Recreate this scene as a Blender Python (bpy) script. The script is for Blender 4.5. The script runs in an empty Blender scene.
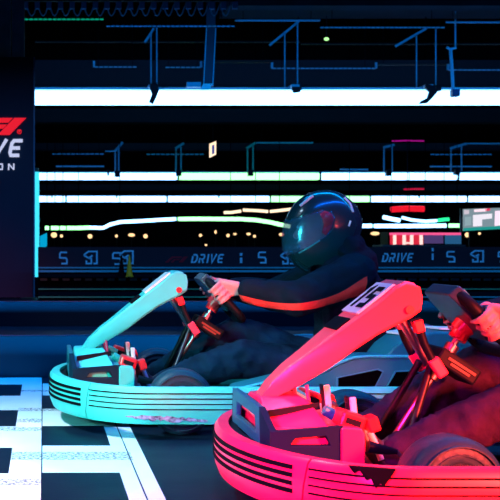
import bpy, math, random
from mathutils import Vector, Matrix, noise
random.seed(7)
S = bpy.context.scene
COL = S.collection

# ------------------------------------------------------------------ camera
F = 1227.0
cam_d = bpy.data.cameras.new('camera')
cam_d.sensor_width = 36.0
cam_d.lens = F * 36.0 / 500.0
cam_d.shift_x = (250 - 43) / 500.0
cam_d.clip_end = 300
cam_d.dof.use_dof = True
cam_d.dof.focus_distance = 5.0
cam_d.dof.aperture_fstop = 16
cam = bpy.data.objects.new('camera', cam_d)
COL.objects.link(cam)
cam.location = (0, 0, 0.79)
cam.rotation_euler = (math.pi / 2, 0, 0)
S.camera = cam
CH = 0.79

# ------------------------------------------------------------------ world, exposure
w = bpy.data.worlds.new('world'); S.world = w
w.use_nodes = True
w.node_tree.nodes['Background'].inputs[0].default_value = (0.05, 0.3, 1.0, 1)
w.node_tree.nodes['Background'].inputs[1].default_value = 0.004
S.view_settings.view_transform = 'Standard'
S.view_settings.look = 'None'
S.view_settings.gamma = 1
S.view_settings.exposure = 0.0
S.view_settings.use_curve_mapping = False

# ------------------------------------------------------------------ lamps of the hall and added fills
def area(name, loc, aim, size, size_y, color, power, spread=180):
    d = bpy.data.lights.new(name, 'AREA')
    d.shape = 'RECTANGLE'; d.size = size; d.size_y = size_y
    d.color = color; d.energy = power; d.spread = math.radians(spread)
    o = bpy.data.objects.new(name, d); COL.objects.link(o)
    o.location = loc
    o.rotation_euler = (Vector(aim) - Vector(loc)).to_track_quat('-Z', 'Y').to_euler()
    return o
area('grid_wash_lamp', (-2.2, 4.6, 3.9), (-0.35, 4.9, 0.0), 1.2, 0.5, (0.50, 0.78, 1.0), 46, 52)
area('overhead_lamp', (3.0, 6.6, 4.1), (2.3, 5.4, 0.3), 7.0, 0.25, (0.0, 0.34, 1.0), 120, 140)
area('overhead_lamp', (2.5, 3.6, 4.2), (2.0, 4.6, 0.2), 5.0, 0.25, (0.0, 0.14, 1.0), 120, 140)
area('teal_side_lamp', (-1.9, 2.4, 1.2), (0.5, 5.2, 0.2), 0.5, 0.5, (0.10, 0.82, 0.78), 9.5, 36)
area('magenta_nose_fill', (-0.9, 1.0, 1.1), (0.62, 3.7, 0.15), 0.3, 0.3, (1.0, 0.02, 0.45), 9, 26)  # added fill without a fixture, brightens the near kart's nose
area('red_side_lamp', (2.9, 0.7, 1.05), (1.5, 3.6, -0.20), 0.5, 0.5, (1.0, 0.05, 0.035), 190, 54)
area('track_fill', (3.0, 15.2, 4.4), (3.0, 17.0, 0.3), 16.0, 0.25, (0.09, 0.30, 1.0), 200, 120)  # added unseen fill rows that light the barrier fronts and tops
area('track_fill', (3.0, 13.4, 4.3), (3.0, 12.9, 0.0), 16.0, 0.2, (0.0, 0.28, 1.0), 130, 50)
area('track_fill', (3.0, 8.3, 4.3), (3.0, 7.8, 0.0), 16.0, 0.2, (0.0, 0.30, 1.0), 110, 50)
area('ceiling_gear_fill', (5.0, 24.2, 4.0), (5.0, 25.5, 6.0), 14.0, 0.2, (0.0, 0.30, 1.0), 110)  # added unseen uplights that pick out the ceiling gear
area('ceiling_gear_fill', (10.0, 49.5, 4.2), (10.0, 52.5, 4.9), 22.0, 0.2, (0.0, 0.32, 1.0), 160)

# ------------------------------------------------------------------ materials
def mat(name, col, rough=0.5, metal=0.0, coat=0.0, bump=0.0, bscale=40.0, var=0.0, emit=None, estr=0.0, spec=0.5):
    m = bpy.data.materials.new(name); m.use_nodes = True
    nt = m.node_tree; b = nt.nodes['Principled BSDF']
    b.inputs['Base Color'].default_value = (*col, 1)
    b.inputs['Roughness'].default_value = rough
    b.inputs['Metallic'].default_value = metal
    b.inputs['Coat Weight'].default_value = coat
    b.inputs['Coat Roughness'].default_value = 0.08
    b.inputs['Specular IOR Level'].default_value = spec
    if emit:
        b.inputs['Emission Color'].default_value = (*emit, 1)
        b.inputs['Emission Strength'].default_value = estr
    if bump or var:
        tc = nt.nodes.new('ShaderNodeTexCoord')
        n = nt.nodes.new('ShaderNodeTexNoise'); n.inputs['Scale'].default_value = bscale
        n.inputs['Detail'].default_value = 4
        nt.links.new(tc.outputs['Object'], n.inputs['Vector'])
        if bump:
            bp = nt.nodes.new('ShaderNodeBump'); bp.inputs['Strength'].default_value = bump
            bp.inputs['Distance'].default_value = 0.02
            nt.links.new(n.outputs['Fac'], bp.inputs['Height'])
            nt.links.new(bp.outputs['Normal'], b.inputs['Normal'])
        if var:
            r = nt.nodes.new('ShaderNodeMapRange')
            r.inputs[1].default_value = 0.3; r.inputs[2].default_value = 0.7
            r.inputs[3].default_value = 1 - var; r.inputs[4].default_value = 1 + var * 0.4
            nt.links.new(n.outputs['Fac'], r.inputs[0])
            mx = nt.nodes.new('ShaderNodeVectorMath'); mx.operation = 'SCALE'
            mx.inputs[0].default_value = col
            nt.links.new(r.outputs[0], mx.inputs['Scale'])
            nt.links.new(mx.outputs[0], b.inputs['Base Color'])
    return m
def glow(name, col, s):
    return mat(name, (0.02, 0.02, 0.02), 0.5, emit=col, estr=s)

WHITE = mat('white_plastic_teal_light', (0.06, 0.62, 0.56), 0.45, var=0.10, bscale=9, spec=0.25)  # white plastic with the teal light put into its base colour
OPENB = mat('opening_black', (0.001,0.001,0.0015), 0.9, spec=0.0)
PINK = mat('white_plastic_red_light', (0.95, 0.03, 0.13), 0.34, coat=0.05, var=0.10, bscale=9)  # same white plastic with the red light put into its colour
BLACK = mat('black_plastic', (0.003, 0.007, 0.011), 0.5, spec=0.10)
BLACKP = mat('black_paint', (0.003, 0.004, 0.006), 0.7, spec=0.05)
GREY = mat('slate_plastic', (0.012, 0.16, 0.20), 0.4, var=0.1, bscale=12, spec=0.15)
DGREY = mat('dark_slate_plastic', (0.003, 0.018, 0.035), 0.6, spec=0.08)
RUB = mat('tyre_rubber', (0.009, 0.040, 0.065), 0.45, bump=0.12, bscale=60, spec=0.2)
STEEL = mat('steel', (0.6, 0.6, 0.62), 0.28, metal=1.0)
DSTEEL = mat('dark_steel', (0.05, 0.055, 0.06), 0.38, metal=0.9)
REDP = mat('red_plastic', (0.75, 0.02, 0.03), 0.3)
TEALP = mat('teal_plastic', (0.02, 0.35, 0.30), 0.35)
SKIN = mat('skin', (0.55, 0.26, 0.26), 0.5)
DENIM = mat('navy_trousers', (0.004, 0.022, 0.050), 0.85, bump=1.0, bscale=11, var=0.5, spec=0.1)
PURPT = mat('purple_grey_trousers', (0.022, 0.010, 0.040), 0.85, bump=1.0, bscale=11, var=0.5, spec=0.1)
SHOE = mat('shoe_leather', (0.03, 0.03, 0.035), 0.4)
SOLE = mat('shoe_sole', (0.8, 0.8, 0.8), 0.5)
HELM = mat('helmet_shell', (0.005, 0.035, 0.05), 0.25, coat=0.6)
LEDW = glow('led_blue_white', (0.26, 0.58, 1.0), 4.6)
LEDG = glow('led_green_white', (0.29, 1.0, 0.36), 3.0)
LEDC = glow('led_cyan', (0.05, 0.72, 1.0), 1.25)
HOUS = mat('tube_housing', (0.65, 0.8, 0.95), 0.4)
DARKM = mat('ceiling_black', (0.003, 0.004, 0.006), 0.8, spec=0.0)
GEARM = mat('galvanised_gear', (0.30, 0.42, 0.55), 0.5)
HULL = mat('hall_concrete', (0.006, 0.008, 0.012), 0.8, var=0.2, bscale=1.5, spec=0.0)

# ------------------------------------------------------------------ mesh helpers
def px(x, Y): return (x - 43.0) * Y / F
def pz(y, Y): return CH - (y - 250.0) * Y / F

class M:
    def __init__(s): s.v = []; s.f = []
    def add(s, vs, fs):
        o = len(s.v); s.v += [tuple(p) for p in vs]; s.f += [tuple(i + o for i in f) for f in fs]; return s
    def box(s, x0, x1, y0, y1, z0, z1):
        return s.add([(x0,y0,z0),(x1,y0,z0),(x1,y1,z0),(x0,y1,z0),(x0,y0,z1),(x1,y0,z1),(x1,y1,z1),(x0,y1,z1)],
                     [(0,3,2,1),(4,5,6,7),(0,1,5,4),(1,2,6,5),(2,3,7,6),(3,0,4,7)])
    def obox(s, c, size, ax, az=None):
        """box with its x axis along ax and z as near az as possible"""
        ax = Vector(ax).normalized(); az = Vector(az or (0,0,1)); ay = az.cross(ax).normalized(); az = ax.cross(ay)
        c = Vector(c); hx, hy, hz = [q/2 for q in size]
        vs = [c + ax*(a*hx) + ay*(b*hy) + az*(d*hz) for d in (-1,1) for a, b in ((-1,-1),(1,-1),(1,1),(-1,1))]
        return s.add(vs, [(0,3,2,1),(4,5,6,7),(0,1,5,4),(1,2,6,5),(2,3,7,6),(3,0,4,7)])
    def prism(s, poly, y0, y1, poly1=None):
        """polygon in (x,z) pushed from y0 to y1"""
        n = len(poly); p1 = poly1 or poly
        vs = [(a, y0, b) for a, b in poly] + [(a, y1, b) for a, b in p1]
        fs = [tuple(range(n)), tuple(range(2*n-1, n-1, -1))] + [(i, n+i, n+(i+1)%n, (i+1)%n) for i in range(n)]
        return s.add(vs, fs)
    def plate(s, outer, hole, y0, y1, fn=None):
        """polygon with a same-count hole; fn maps (a,b,depth) to a point"""
        fn = fn or (lambda a, b, d: (a, d, b)); n = len(outer)
        vs = [fn(a,b,y0) for a,b in outer]+[fn(a,b,y0) for a,b in hole]+[fn(a,b,y1) for a,b in outer]+[fn(a,b,y1) for a,b in hole]
        fs = []
        for i in range(n):
            j = (i+1)%n
            fs += [(i,j,n+j,n+i),(2*n+i,3*n+i,3*n+j,2*n+j),(i,2*n+i,2*n+j,j),(n+i,n+j,3*n+j,3*n+i)]
        return s.add(vs, fs)
    def loft(s, rings, closed=True, caps=True, loop=False):
        n = len(rings[0]); vs = [p for r in rings for p in r]; fs = []
        R = len(rings)
        for k in range(R if loop else R-1):
            k2 = (k+1) % R
            for i in range(n if closed else n-1):
                j = (i+1)%n
                fs.append((k*n+i, k*n+j, k2*n+j, k2*n+i))
        if caps and not loop and closed:
            fs.append(tuple(range(n))); fs.append(tuple(range(R*n-1, R*n-n-1, -1)))
        return s.add(vs, fs)
    def tube(s, pts, r, n=10, loop=False, caps=True):
        pts = [Vector(p) for p in pts]; L = len(pts); rings = []
        rr = r if isinstance(r, (list, tuple)) else [r]*L
        up = None
        for i, p in enumerate(pts):
            a = pts[(i-1) % L] if (loop or i > 0) else p
            b = pts[(i+1) % L] if (loop or i < L-1) else p
            t = (b - a).normalized()
            if up is None:
                up = Vector((0,0,1)) if abs(t.z) < 0.9 else Vector((1,0,0))
            u = (up - t*up.dot(t)).normalized(); up = u; q = t.cross(u)
            rings.append([p + (u*math.cos(2*math.pi*k/n) + q*math.sin(2*math.pi*k/n))*rr[i] for k in range(n)])
        return s.loft(rings, True, caps, loop)
    def ball(s, c, r, n=14, sc=(1,1,1)):
        c = Vector(c); rings = []
        for i in range(1, n):
            th = math.pi*i/n
            rings.append([c + Vector((r*sc[0]*math.sin(th)*math.cos(2*math.pi*k/n), r*sc[1]*math.sin(th)*math.sin(2*math.pi*k/n), r*sc[2]*math.cos(th))) for k in range(n)])
        return s.loft(rings)
    def cap(s, a, ra, b, rb, n=12):
        """tapered capsule"""
        a, b = Vector(a), Vector(b); t = (b-a); L = t.length or 1e-5; t = t/L if L > 1e-4 else Vector((0,0,1))
        pts = []; rs = []
        for i in range(5):
            th = math.pi/2*(1 - i/5.0 if i else 0.97); pts.append(a - t*ra*math.sin(th)); rs.append(max(ra*math.cos(th), 1e-4))
        pts.append(a); rs.append(ra); pts.append(b); rs.append(rb)
        for i in range(1, 6):
            th = math.pi/2*(i/5.0 if i < 5 else 0.97); pts.append(b + t*rb*math.sin(th)); rs.append(max(rb*math.cos(th), 1e-4))
        return s.tube(pts, rs, n)
    def lathe_y(s, c, prof, n=48):
        """profile of (radius, y) around an axis along y through c"""
        rings = []
        for k in range(n):
            a = 2*math.pi*k/n
            rings.append([(c[0]+r*math.cos(a), c[1]+y, c[2]+r*math.sin(a)) for r, y in prof])
        return s.loft(rings, True, False, True)
    def build(s, name, m, parent=None, smooth=None, bevel=0.0, off=(0,0,0), segs=2, subsurf=0):
        me = bpy.data.meshes.new(name)
        me.from_pydata([(v[0]-off[0], v[1]-off[1], v[2]-off[2]) for v in s.v], [], s.f)
        me.validate()
        import bmesh
        bm = bmesh.new(); bm.from_mesh(me); bmesh.ops.recalc_face_normals(bm, faces=bm.faces); bm.to_mesh(me); bm.free()
        for mm in (m if isinstance(m, (list, tuple)) else [m]): me.materials.append(mm)
        if smooth is not None:
            me.shade_smooth(); me.set_sharp_from_angle(angle=math.radians(smooth))
        o = bpy.data.objects.new(name, me); COL.objects.link(o)
        if parent: o.parent = parent
        if bevel:
            b = o.modifiers.new('edge', 'BEVEL'); b.width = bevel; b.segments = segs; b.limit_method = 'ANGLE'
            b.angle_limit = math.radians(35); b.harden_normals = smooth is not None
        if subsurf:
            q = o.modifiers.new('sub', 'SUBSURF'); q.levels = subsurf; q.render_levels = subsurf
        return o

def tag(o, label=None, cat=None, group=None, kind=None):
    if label: o['label'] = label
    if cat: o['category'] = cat
    if group: o['group'] = group
    if kind: o['kind'] = kind
    return o
def empty(name, loc, label, cat, group=None):
    o = bpy.data.objects.new(name, None); COL.objects.link(o); o.location = loc; o.empty_display_size = 0.1
    return tag(o, label, cat, group)
def copy_tree(root):
    kids = {}
    for x in COL.objects:
        if x.parent: kids.setdefault(x.parent.name, []).append(x)
    def go(o, parent):
        c = o.copy(); COL.objects.link(c)
        if parent: c.parent = parent
        for ch in kids.get(o.name, []): go(ch, c)
        return c
    return go(root, None)

# lettering: each glyph is a list of strokes on a 10 x 10 cell, slanted like the logos in the hall
GLY = {
 'D': [[(0,0),(0,0)], [(2.0,7.6),(1.3,0.9),(6.5,0.9),(8.6,3.0),(9.4,7.0),(7.6,9.1),(2.6,9.1)]],
 'R': [[(1,0),(2,5.6)], [(2.2,9.1),(8.2,9.1),(9.0,7.6),(8.4,4.9),(6.6,4.3),(3.6,4.3)], [(5.6,4.2),(8.0,0)]],
 'I': [[(4.2,0),(5.8,10)]],
 'V': [[(1.6,10),(3.4,0.6),(9.6,10)]],
 'E': [[(9.4,9.1),(3.2,9.1),(1.8,7.6),(1.1,2.4),(1.9,0.9),(8.0,0.9)], [(2.0,5.0),(8.0,5.0)]],
 'O': [[(0.9,1),(0.9,9),(9.1,9),(9.1,1),(0.9,1)]],
 'N': [[(1,0),(1,9.6)], [(1,9.6),(9,0.4)], [(9,0.4),(9,10)]],
 '1': [[(2.6,8.0),(5.4,9.2),(5.4,0)]],
 '5': [[(9,9.1),(1.2,9.1),(1.2,5.4),(8.2,5.4),(8.8,1.2),(1,1.0)]],
 's': [[(9,9),(2,9),(1,8),(1,5.2),(7.6,5.0),(8.8,4.0),(8.8,1),(2.6,1)]],
 'p': [[(0.5,6.6),(3.5,9.0),(9,9),(9,1),(6.8,1)], [(0.5,6.6),(3.6,4.6),(6.2,6.4)], [(3.6,4.4),(5.4,4.4),(5.4,1),(2.2,1),(2.2,3.0)]],
 '®': [[(1,3),(3,1),(7,1),(9,3),(9,7),(7,9),(3,9),(1,7),(1,3)], [(4,3),(4,7),(6,7),(6,5),(4,5)]],
}
def strokes(mb, ch, place, wx, h, th, depth, shear=0.0):
    """place(u, v, d) gives a point; u along, v up, d out"""
    for st in GLY[ch]:
        if st[0] == st[-1] and len(st) == 2: continue
        P = [Vector((a/10*wx + shear*b/10*h, b/10*h)) for a, b in st]
        Lp, Rp = [], []
        for i, p in enumerate(P):
            a = P[i-1] if i else p; b = P[i+1] if i < len(P)-1 else p
            loopy = (P[0]-P[-1]).length < 1e-6
            if loopy and i == 0: a = P[-2]
            if loopy and i == len(P)-1: b = P[1]
            d1 = (p-a).normalized() if (p-a).length > 0 else (b-p).normalized()
            d2 = (b-p).normalized() if (b-p).length > 0 else d1
            t = (d1+d2); t = t.normalized() if t.length > 1e-6 else d1
            nrm = Vector((-t.y, t.x)); k = 1/max(0.5, nrm.dot(Vector((-d1.y, d1.x))))
            Lp.append(p+nrm*th/2*k); Rp.append(p-nrm*th/2*k)
        n = len(P)
        vs = [place(q.x,q.y,depth) for q in Lp]+[place(q.x,q.y,depth) for q in Rp]+[place(q.x,q.y,0) for q in Lp]+[place(q.x,q.y,0) for q in Rp]
        fs = []
        for i in range(n-1):
            fs += [(i,i+1,n+i+1,n+i),(2*n+i,3*n+i,3*n+i+1,2*n+i+1),(i,2*n+i,2*n+i+1,i+1),(n+i,n+i+1,3*n+i+1,3*n+i)]
        fs += [(0,n,3*n,2*n),(n-1,3*n-1,4*n-1,2*n-1)]
        mb.add(vs, fs)

# ================================================================== FLOOR
def floor_material():
    m = bpy.data.materials.new('printed_track_floor'); m.use_nodes = True
    nt = m.node_tree; L = nt.links.new; b = nt.nodes['Principled BSDF']
    geo = nt.nodes.new('ShaderNodeTexCoord'); sep = nt.nodes.new('ShaderNodeSeparateXYZ'); L(geo.outputs['Object'], sep.inputs[0])
    X, Y = sep.outputs[0], sep.outputs[1]
    def op(o, a, c=0.0, c2=None):
        n = nt.nodes.new('ShaderNodeMath'); n.operation = o
        for i, q in enumerate((a, c, c2)):
            if q is None: continue
            if isinstance(q, (int, float)): n.inputs[i].default_value = q
            else: L(q, n.inputs[i])
        return n.outputs[0]
    def band(v, a, c): return op('MULTIPLY', op('GREATER_THAN', v, a), op('LESS_THAN', v, c))
    mul = lambda a, c: op('MULTIPLY', a, c)
    mx = lambda a, c: op('MAXIMUM', a, c)
    inv = lambda a: op('SUBTRACT', 1.0, a)
    nz = nt.nodes.new('ShaderNodeTexNoise'); nz.inputs['Scale'].default_value = 2.2; nz.inputs['Detail'].default_value = 6; L(geo.outputs['Object'], nz.inputs['Vector'])
    nf = nt.nodes.new('ShaderNodeTexNoise'); nf.inputs['Scale'].default_value = 75; nf.inputs['Detail'].default_value = 3; L(geo.outputs['Object'], nf.inputs['Vector'])
    white = mul(band(X, -0.62, 0.389), band(Y, -2.0, 7.6))
    right = mul(band(X, -0.004, 0.272), band(op('FLOORED_MODULO', op('SUBTRACT', Y, 3.80), 1.155), 0.0, 0.555))
    left = mul(band(X, -0.42, -0.122), band(op('FLOORED_MODULO', op('SUBTRACT', Y, 4.34), 1.155), 0.0, 0.56))
    dark = mx(right, left)
    speck = op('GREATER_THAN', nf.outputs[0], 0.50)
    wr = mul(band(X, -0.122, 0.34), mx(band(Y, 4.62, 4.80), mx(band(Y, 6.02, 6.14), mx(band(Y, 3.2, 3.35), band(Y, 6.85, 6.92)))))
    wl = mul(band(X, -0.62, -0.004), mx(band(Y, 4.12, 4.24), mx(band(Y, 5.62, 5.75), band(Y, 5.36, 5.47))))
    worn = mul(mx(wr, wl), speck)
    seam = mx(band(X, -0.007, -0.002), mul(band(X, 0.328, 0.333), band(Y, -2, 5.9)))
    paint = mul(mul(white, inv(dark)), inv(op('MAXIMUM', seam, mul(worn, 0.78))))
    scuff = nt.nodes.new('ShaderNodeMapRange'); L(nz.outputs[0], scuff.inputs[0]); scuff.inputs[1].default_value = .35; scuff.inputs[2].default_value = .65; scuff.inputs[3].default_value = .86; scuff.inputs[4].default_value = 1.0
    paint = mul(paint, scuff.outputs[0])
    mixa = nt.nodes.new('ShaderNodeMix'); mixa.data_type = 'RGBA'
    mixa.inputs[6].default_value = (0.002, 0.010, 0.022, 1); mixa.inputs[7].default_value = (0.86, 0.88, 0.90, 1)
    L(paint, mixa.inputs[0]); L(mixa.outputs[2], b.inputs['Base Color'])
    rr = nt.nodes.new('ShaderNodeMapRange'); L(nz.outputs[0], rr.inputs[0]); rr.inputs[3].default_value = 0.34; rr.inputs[4].default_value = 0.62
    L(rr.outputs[0], b.inputs['Roughness'])
    b.inputs['Specular IOR Level'].default_value = 0.15
    bp = nt.nodes.new('ShaderNodeBump'); bp.inputs['Strength'].default_value = 0.15; bp.inputs['Distance'].default_value = 0.004
    L(nf.outputs[0], bp.inputs['Height']); L(bp.outputs[0], b.inputs['Normal'])
    return m
FX0, FX1, FY0, FY1, HC = -14.0, 38.0, -6.0, 96.0, 9.0
tag(M().box(FX0, FX1, FY0, FY1, -0.1, 0).build('floor', floor_material()), 'dark indoor karting floor with a white and black printed grid', kind='structure')
tag(M().box(FX0, FX1, FY0, FY1, HC, HC+0.2).build('ceiling', DARKM), 'black hall ceiling', kind='structure')
tag(M().box(FX0, FX1, FY1, FY1+0.3, 0, HC).build('wall_far', HULL), 'dark end wall of the hall', kind='structure')
tag(M().box(FX0, FX1, FY0-0.3, FY0, 0, HC).build('wall_near', HULL), 'dark wall behind the viewer', kind='structure')
tag(M().box(FX0-0.3, FX0, FY0, FY1, 0, HC).build('wall_left', HULL), 'dark side wall', kind='structure')
tag(M().box(FX1, FX1+0.3, FY0, FY1, 0, HC).build('wall_right', HULL), 'dark side wall', kind='structure')

# ceiling beams across the hall
for n, (Y, ya, yb) in enumerate([(28.5, 60, 86), (34.5, 108.5, 121.5), (58.0, 143, 150), (82.0, 184, 190)]):
    zb, zt = pz(yb, Y), pz(ya, Y)
    o = M().box(FX0, FX1, Y, Y+0.4, zb, zt).add([], []).box(FX0, FX1, Y-0.12, Y+0.5, zb-0.03, zb).build('trim_%d' % (n+1), mat('beam_paint', (0.03,0.09,0.15) if n == 1 else (0.014,0.025,0.04), 0.6, spec=0.0))
    tag(o, 'dark steel ceiling beam', kind='structure')
tag(M().box(px(226,25), FX1, 24.6, 26.0, pz(9.5,25), pz(-14,25)).build('trim_5', mat('duct_paint', (0.012,0.02,0.03), 0.6, var=0.3, bscale=2, spec=0.1)), 'dark ceiling duct', kind='structure')

# ================================================================== SIGN PANEL
panel = empty('sign_panel', (px(33.5,20), 20, 0), 'tall navy sign board with red and white logo lettering beside the track', 'sign')
P0 = panel.location
NAVY = mat('navy_board', (0.008, 0.03, 0.06), 0.55, var=0.1, bscale=3)
M().box(P0.x-2.2, P0.x, 20, 20.12, pz(297.5,20), pz(57,20)).build('board', NAVY, panel, off=P0)
M().box(P0.x, P0.x+0.022, 19.99, 20.13, pz(297.5,20), pz(57,20)).build('lit_board_edge', mat('lit_board_edge', (0.1,0.35,0.5), 0.4), panel, off=P0)  # teal light on the board's edge, put in as a coloured strip
for dx in (-2.0, -0.25):
    M().box(P0.x+dx-0.04, P0.x+dx+0.04, 20.02, 20.10, 0, pz(297.5,20)+0.05).build('foot', BLACK, panel, off=P0)
SR = glow('sign_red', (0.85, 0.01, 0.02), 0.95); SW = glow('sign_white', (0.55, 0.60, 0.86), 1.0)
def pp(poly): return [(px(a,20), pz(b,20)) for a, b in poly]
mb = M()
mb.prism(pp([(14.4,118),(26.3,118),(9.5,135),(-2.4,135)]), 19.975, 20)
mb.prism(pp([(-22,118),(13,118),(8.2,122.8),(-19,122.8),(-31,135),(-42,135),(-30,123)]), 19.975, 20)
mb.prism(pp([(-18,124.6),(7,124.6),(3.0,128.8),(-12,128.8),(-18,135),(-28,135)]), 19.975, 20)
mb.build('red_logo', SR, panel, off=P0)
mb = M(); strokes(mb, '®', lambda u,v,d: (px(17,20)+u, 20-d, pz(134,20)+v), 0.075, 0.075, 0.012, 0.02); mb.build('registered_mark', SR, panel, off=P0)
for i, ch in enumerate('DRIVE'):
    mb = M(); strokes(mb, ch, lambda u,v,d,i=i: (px(-57.5+i*16.4,20)+u, 20-d, pz(157,20)+v), 0.225, 0.29, 0.055, 0.03, 0.10)
    mb.build('white_letter', SW, panel, off=P0)
for ch, xx in (('O', -3.5), ('N', 8.0)):
    mb = M(); strokes(mb, ch, lambda u,v,d,xx=xx: (px(xx,20)+u, 20-d, pz(170,20)+v), 0.105, 0.105, 0.02, 0.02)
    mb.build('small_letter', SW, panel, off=P0)
# pillar above the board
for n, (a, b) in enumerate([(-30, 10.5), (12, 24.3)]):
    tag(M().box(px(a,20.6), px(b,20.6), 20.6, 20.9, 0, HC).build('pillar', mat('pillar_paint', (0.35,0.60,0.75), 0.7, var=0.3, bscale=3)), 'dark blue pillar standing behind the sign board', kind='structure')

# ================================================================== TRACK BARRIER (logo barrier)
YB = 19.4
BAN = mat('barrier_banner', (0.005, 0.013, 0.02), 0.5, var=0.15, bscale=4)
INK = mat('banner_ink', (0.30, 1.0, 1.0), 0.5)
INKR = mat('banner_red_ink', (0.35, 0.01, 0.02), 0.5)
RAILM = mat('barrier_rail', (0.002, 0.012, 0.018), 0.5, spec=0.0)
EDGE = mat('lit_rail_edge', (0.05, 0.60, 0.60), 0.4)  # light on the rail edges is put into this brighter colour
GEDGE = mat('lit_rail_edge_green', (0.05, 0.60, 0.25), 0.4)  # greener copy of the painted lit edge
def zB(y): return pz(y, YB)
def barrier(xa, xb, label, art):
    x0, x1 = px(xa, YB), px(xb, YB)
    t = empty('track_barrier', ((x0+x1)/2, YB, 0), label, 'barrier', 'banner barriers along the far side of the track'); o = t.location
    ban = M().box(x0, x1, YB+0.02, YB+0.10, zB(268), zB(247)).build('banner', BAN, t, off=o)
    for (a, b, out, m) in [(267.0, 268.4, 0.05, EDGE), (270.0, 272.2, 0.03, EDGE), (272.4, 276.6, 0.0, RAILM), (276.8, 277.4, 0.10, RAILM), (288.6, 289.6, 0.03, GEDGE), (289.6, 295.6, 0.0, RAILM), (296.4, 297.6, 0.04, GEDGE if xa < 150 else EDGE)]:
        M().box(x0+0.004, x1-0.004, YB-out, YB+0.05, zB(b), zB(a)).build('rail', m, t, off=o)
    n = int((x1-x0)/0.168)
    for i in range(n):
        bx = x0 + (i+0.5)*(x1-x0)/n
        M().box(bx-0.055, bx+0.055, YB-0.03, YB+0.05, zB(280.6), zB(278.4)).build('block', GEDGE if xa < 60 and i < 9 else EDGE, t, off=o)
    M().box(x0, x1, YB+0.05, YB+0.12, 0, zB(268)).build('back_plate', BLACKP, t, off=o)
    for kind, a, b, ya, yb in art:
        mb = M(); w_ = (b-a)*YB/F; h_ = (yb-ya)*YB/F; base = (px(a,YB), zB(yb))
        if kind == 'DRIVE':
            cw = w_/5.1
            xs = 0
            for ch in 'DRIVE':
                gw = cw*(0.55 if ch == 'I' else 1.0)
                strokes(mb, ch, lambda u,v,d,xs=xs: (base[0]+xs+u, YB+0.02-d, base[1]+v), gw*0.9, h_, 0.026, 0.006, 0.12)
                xs += gw*1.08
            mb.build('lettering', INK, ban, off=o)
        elif kind == 'F1':
            mb.prism([(base[0]+q*w_, base[1]+r*h_) for q, r in [(0,0),(0.3,1),(0.75,1),(0.7,0.75),(0.36,0.75),(0.14,0)]], YB+0.014, YB+0.02)
            mb.prism([(base[0]+q*w_, base[1]+r*h_) for q, r in [(0.24,0),(0.4,0.6),(0.68,0.6),(0.62,0.4),(0.46,0.4),(0.36,0)]], YB+0.014, YB+0.02)
            mb.prism([(base[0]+q*w_, base[1]+r*h_) for q, r in [(0.6,0),(0.82,1),(1.0,1),(0.78,0)]], YB+0.014, YB+0.02)
            mb.build('red_logo', INKR, ban, off=o)
        elif kind == 'dot':
            mb.box(base[0], base[0]+w_, YB+0.014, YB+0.02, base[1], base[1]+h_*0.55)
            mb.box(base[0], base[0]+w_, YB+0.014, YB+0.02, base[1]+h_*0.72, base[1]+h_)
            mb.build('small_mark', INK, ban, off=o)
        else:
            strokes(mb, kind, lambda u,v,d: (base[0]+u, YB+0.02-d, base[1]+v), w_, h_, 0.027, 0.006)
            mb.build('track_symbol', INK, ban, off=o)
    return t
barrier(38, 229, 'black track barrier with blue symbols and DRIVE lettering, next to the sign board',
        [('s',59,68,251,265),('p',83,98.5,250,265),('s',112,122,251.5,265.5),('p',119,134.5,249.5,265),('F1',165,188,256.5,262.5),('DRIVE',191,226,254,263)])
barrier(229, 418, 'black track barrier running behind the helmeted driver, with DRIVE lettering at its end',
        [('dot',240,242.5,253,263),('s',258,267,251,264),('p',280,295,251,265),('s',332,341,251,265),('DRIVE',382,415.5,253,262)])
barrier(418, 610, 'black track barrier with blue symbols below the lit booth',
        [('dot',432,434,248,260),('s',446.5,456,250.5,263),('p',470,485,249.5,263),('s',498,507,250.5,263),('p',523,538,250,263),('DRIVE',570,604,253,262)])
# wedge markers standing on the barrier rail
for xc, m, lab, nm in ((129.5, mat('yellow_marker', (1.0,0.62,0.01), 0.5), 'small yellow cone marker standing on the rail of the logo barrier', 0), (121.5, BLACKP, 'small black cone marker beside the yellow one on the barrier rail', 1)):
    t = empty('cone_marker', (px(xc,19.33), 19.345, zB(276.8)), lab, 'cone'); o = t.location
    hgt = (276.5-254.5)*19.33/F
    M().tube([(o.x,o.y,o.z+0.012),(o.x,o.y,o.z+hgt*0.5),(o.x,o.y,o.z+hgt)], [0.055,0.034,0.008], 14).build('cone_body', m, t, smooth=40, off=o)
    M().box(o.x-0.062, o.x+0.062, o.y-0.045, o.y+0.045, o.z, o.z+0.012).build('base', m, t, off=o)

# low rounded barriers between pit lane and track
LOWB = mat('low_barrier_vinyl', (0.003, 0.10, 0.12), 0.5, spec=0.0)
def low_barrier(Y, h, d, label):
    prof = [(0,0)]
    for i in range(13):
        a = math.pi/2*i/12
        prof.append((d*(1-math.cos(a)), h*0.55 + h*0.45*math.sin(a)))
    prof += [(d*1.15, h), (d*1.15, 0)]
    t = empty('low_barrier', (10, Y, 0), label, 'barrier'); o = t.location
    M().add([(x, Y+p, z) for x in (-13, 37) for p, z in prof],
            [tuple(range(len(prof))), tuple(range(2*len(prof)-1, len(prof)-1, -1))]+[(i, len(prof)+i, len(prof)+(i+1)%len(prof), (i+1)%len(prof)) for i in range(len(prof))]
            ).build('rounded_body', LOWB, t, smooth=35, off=o)
    M().box(-13, 37, Y+d*1.15, Y+d*1.15+0.03, 0, h+0.006).build('top_lip', mat('lip', (0.01,0.14,0.22), 0.45), t, off=o)
low_barrier(7.62, 0.235, 0.26, 'low rounded dark barrier standing directly behind the karts')
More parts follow.
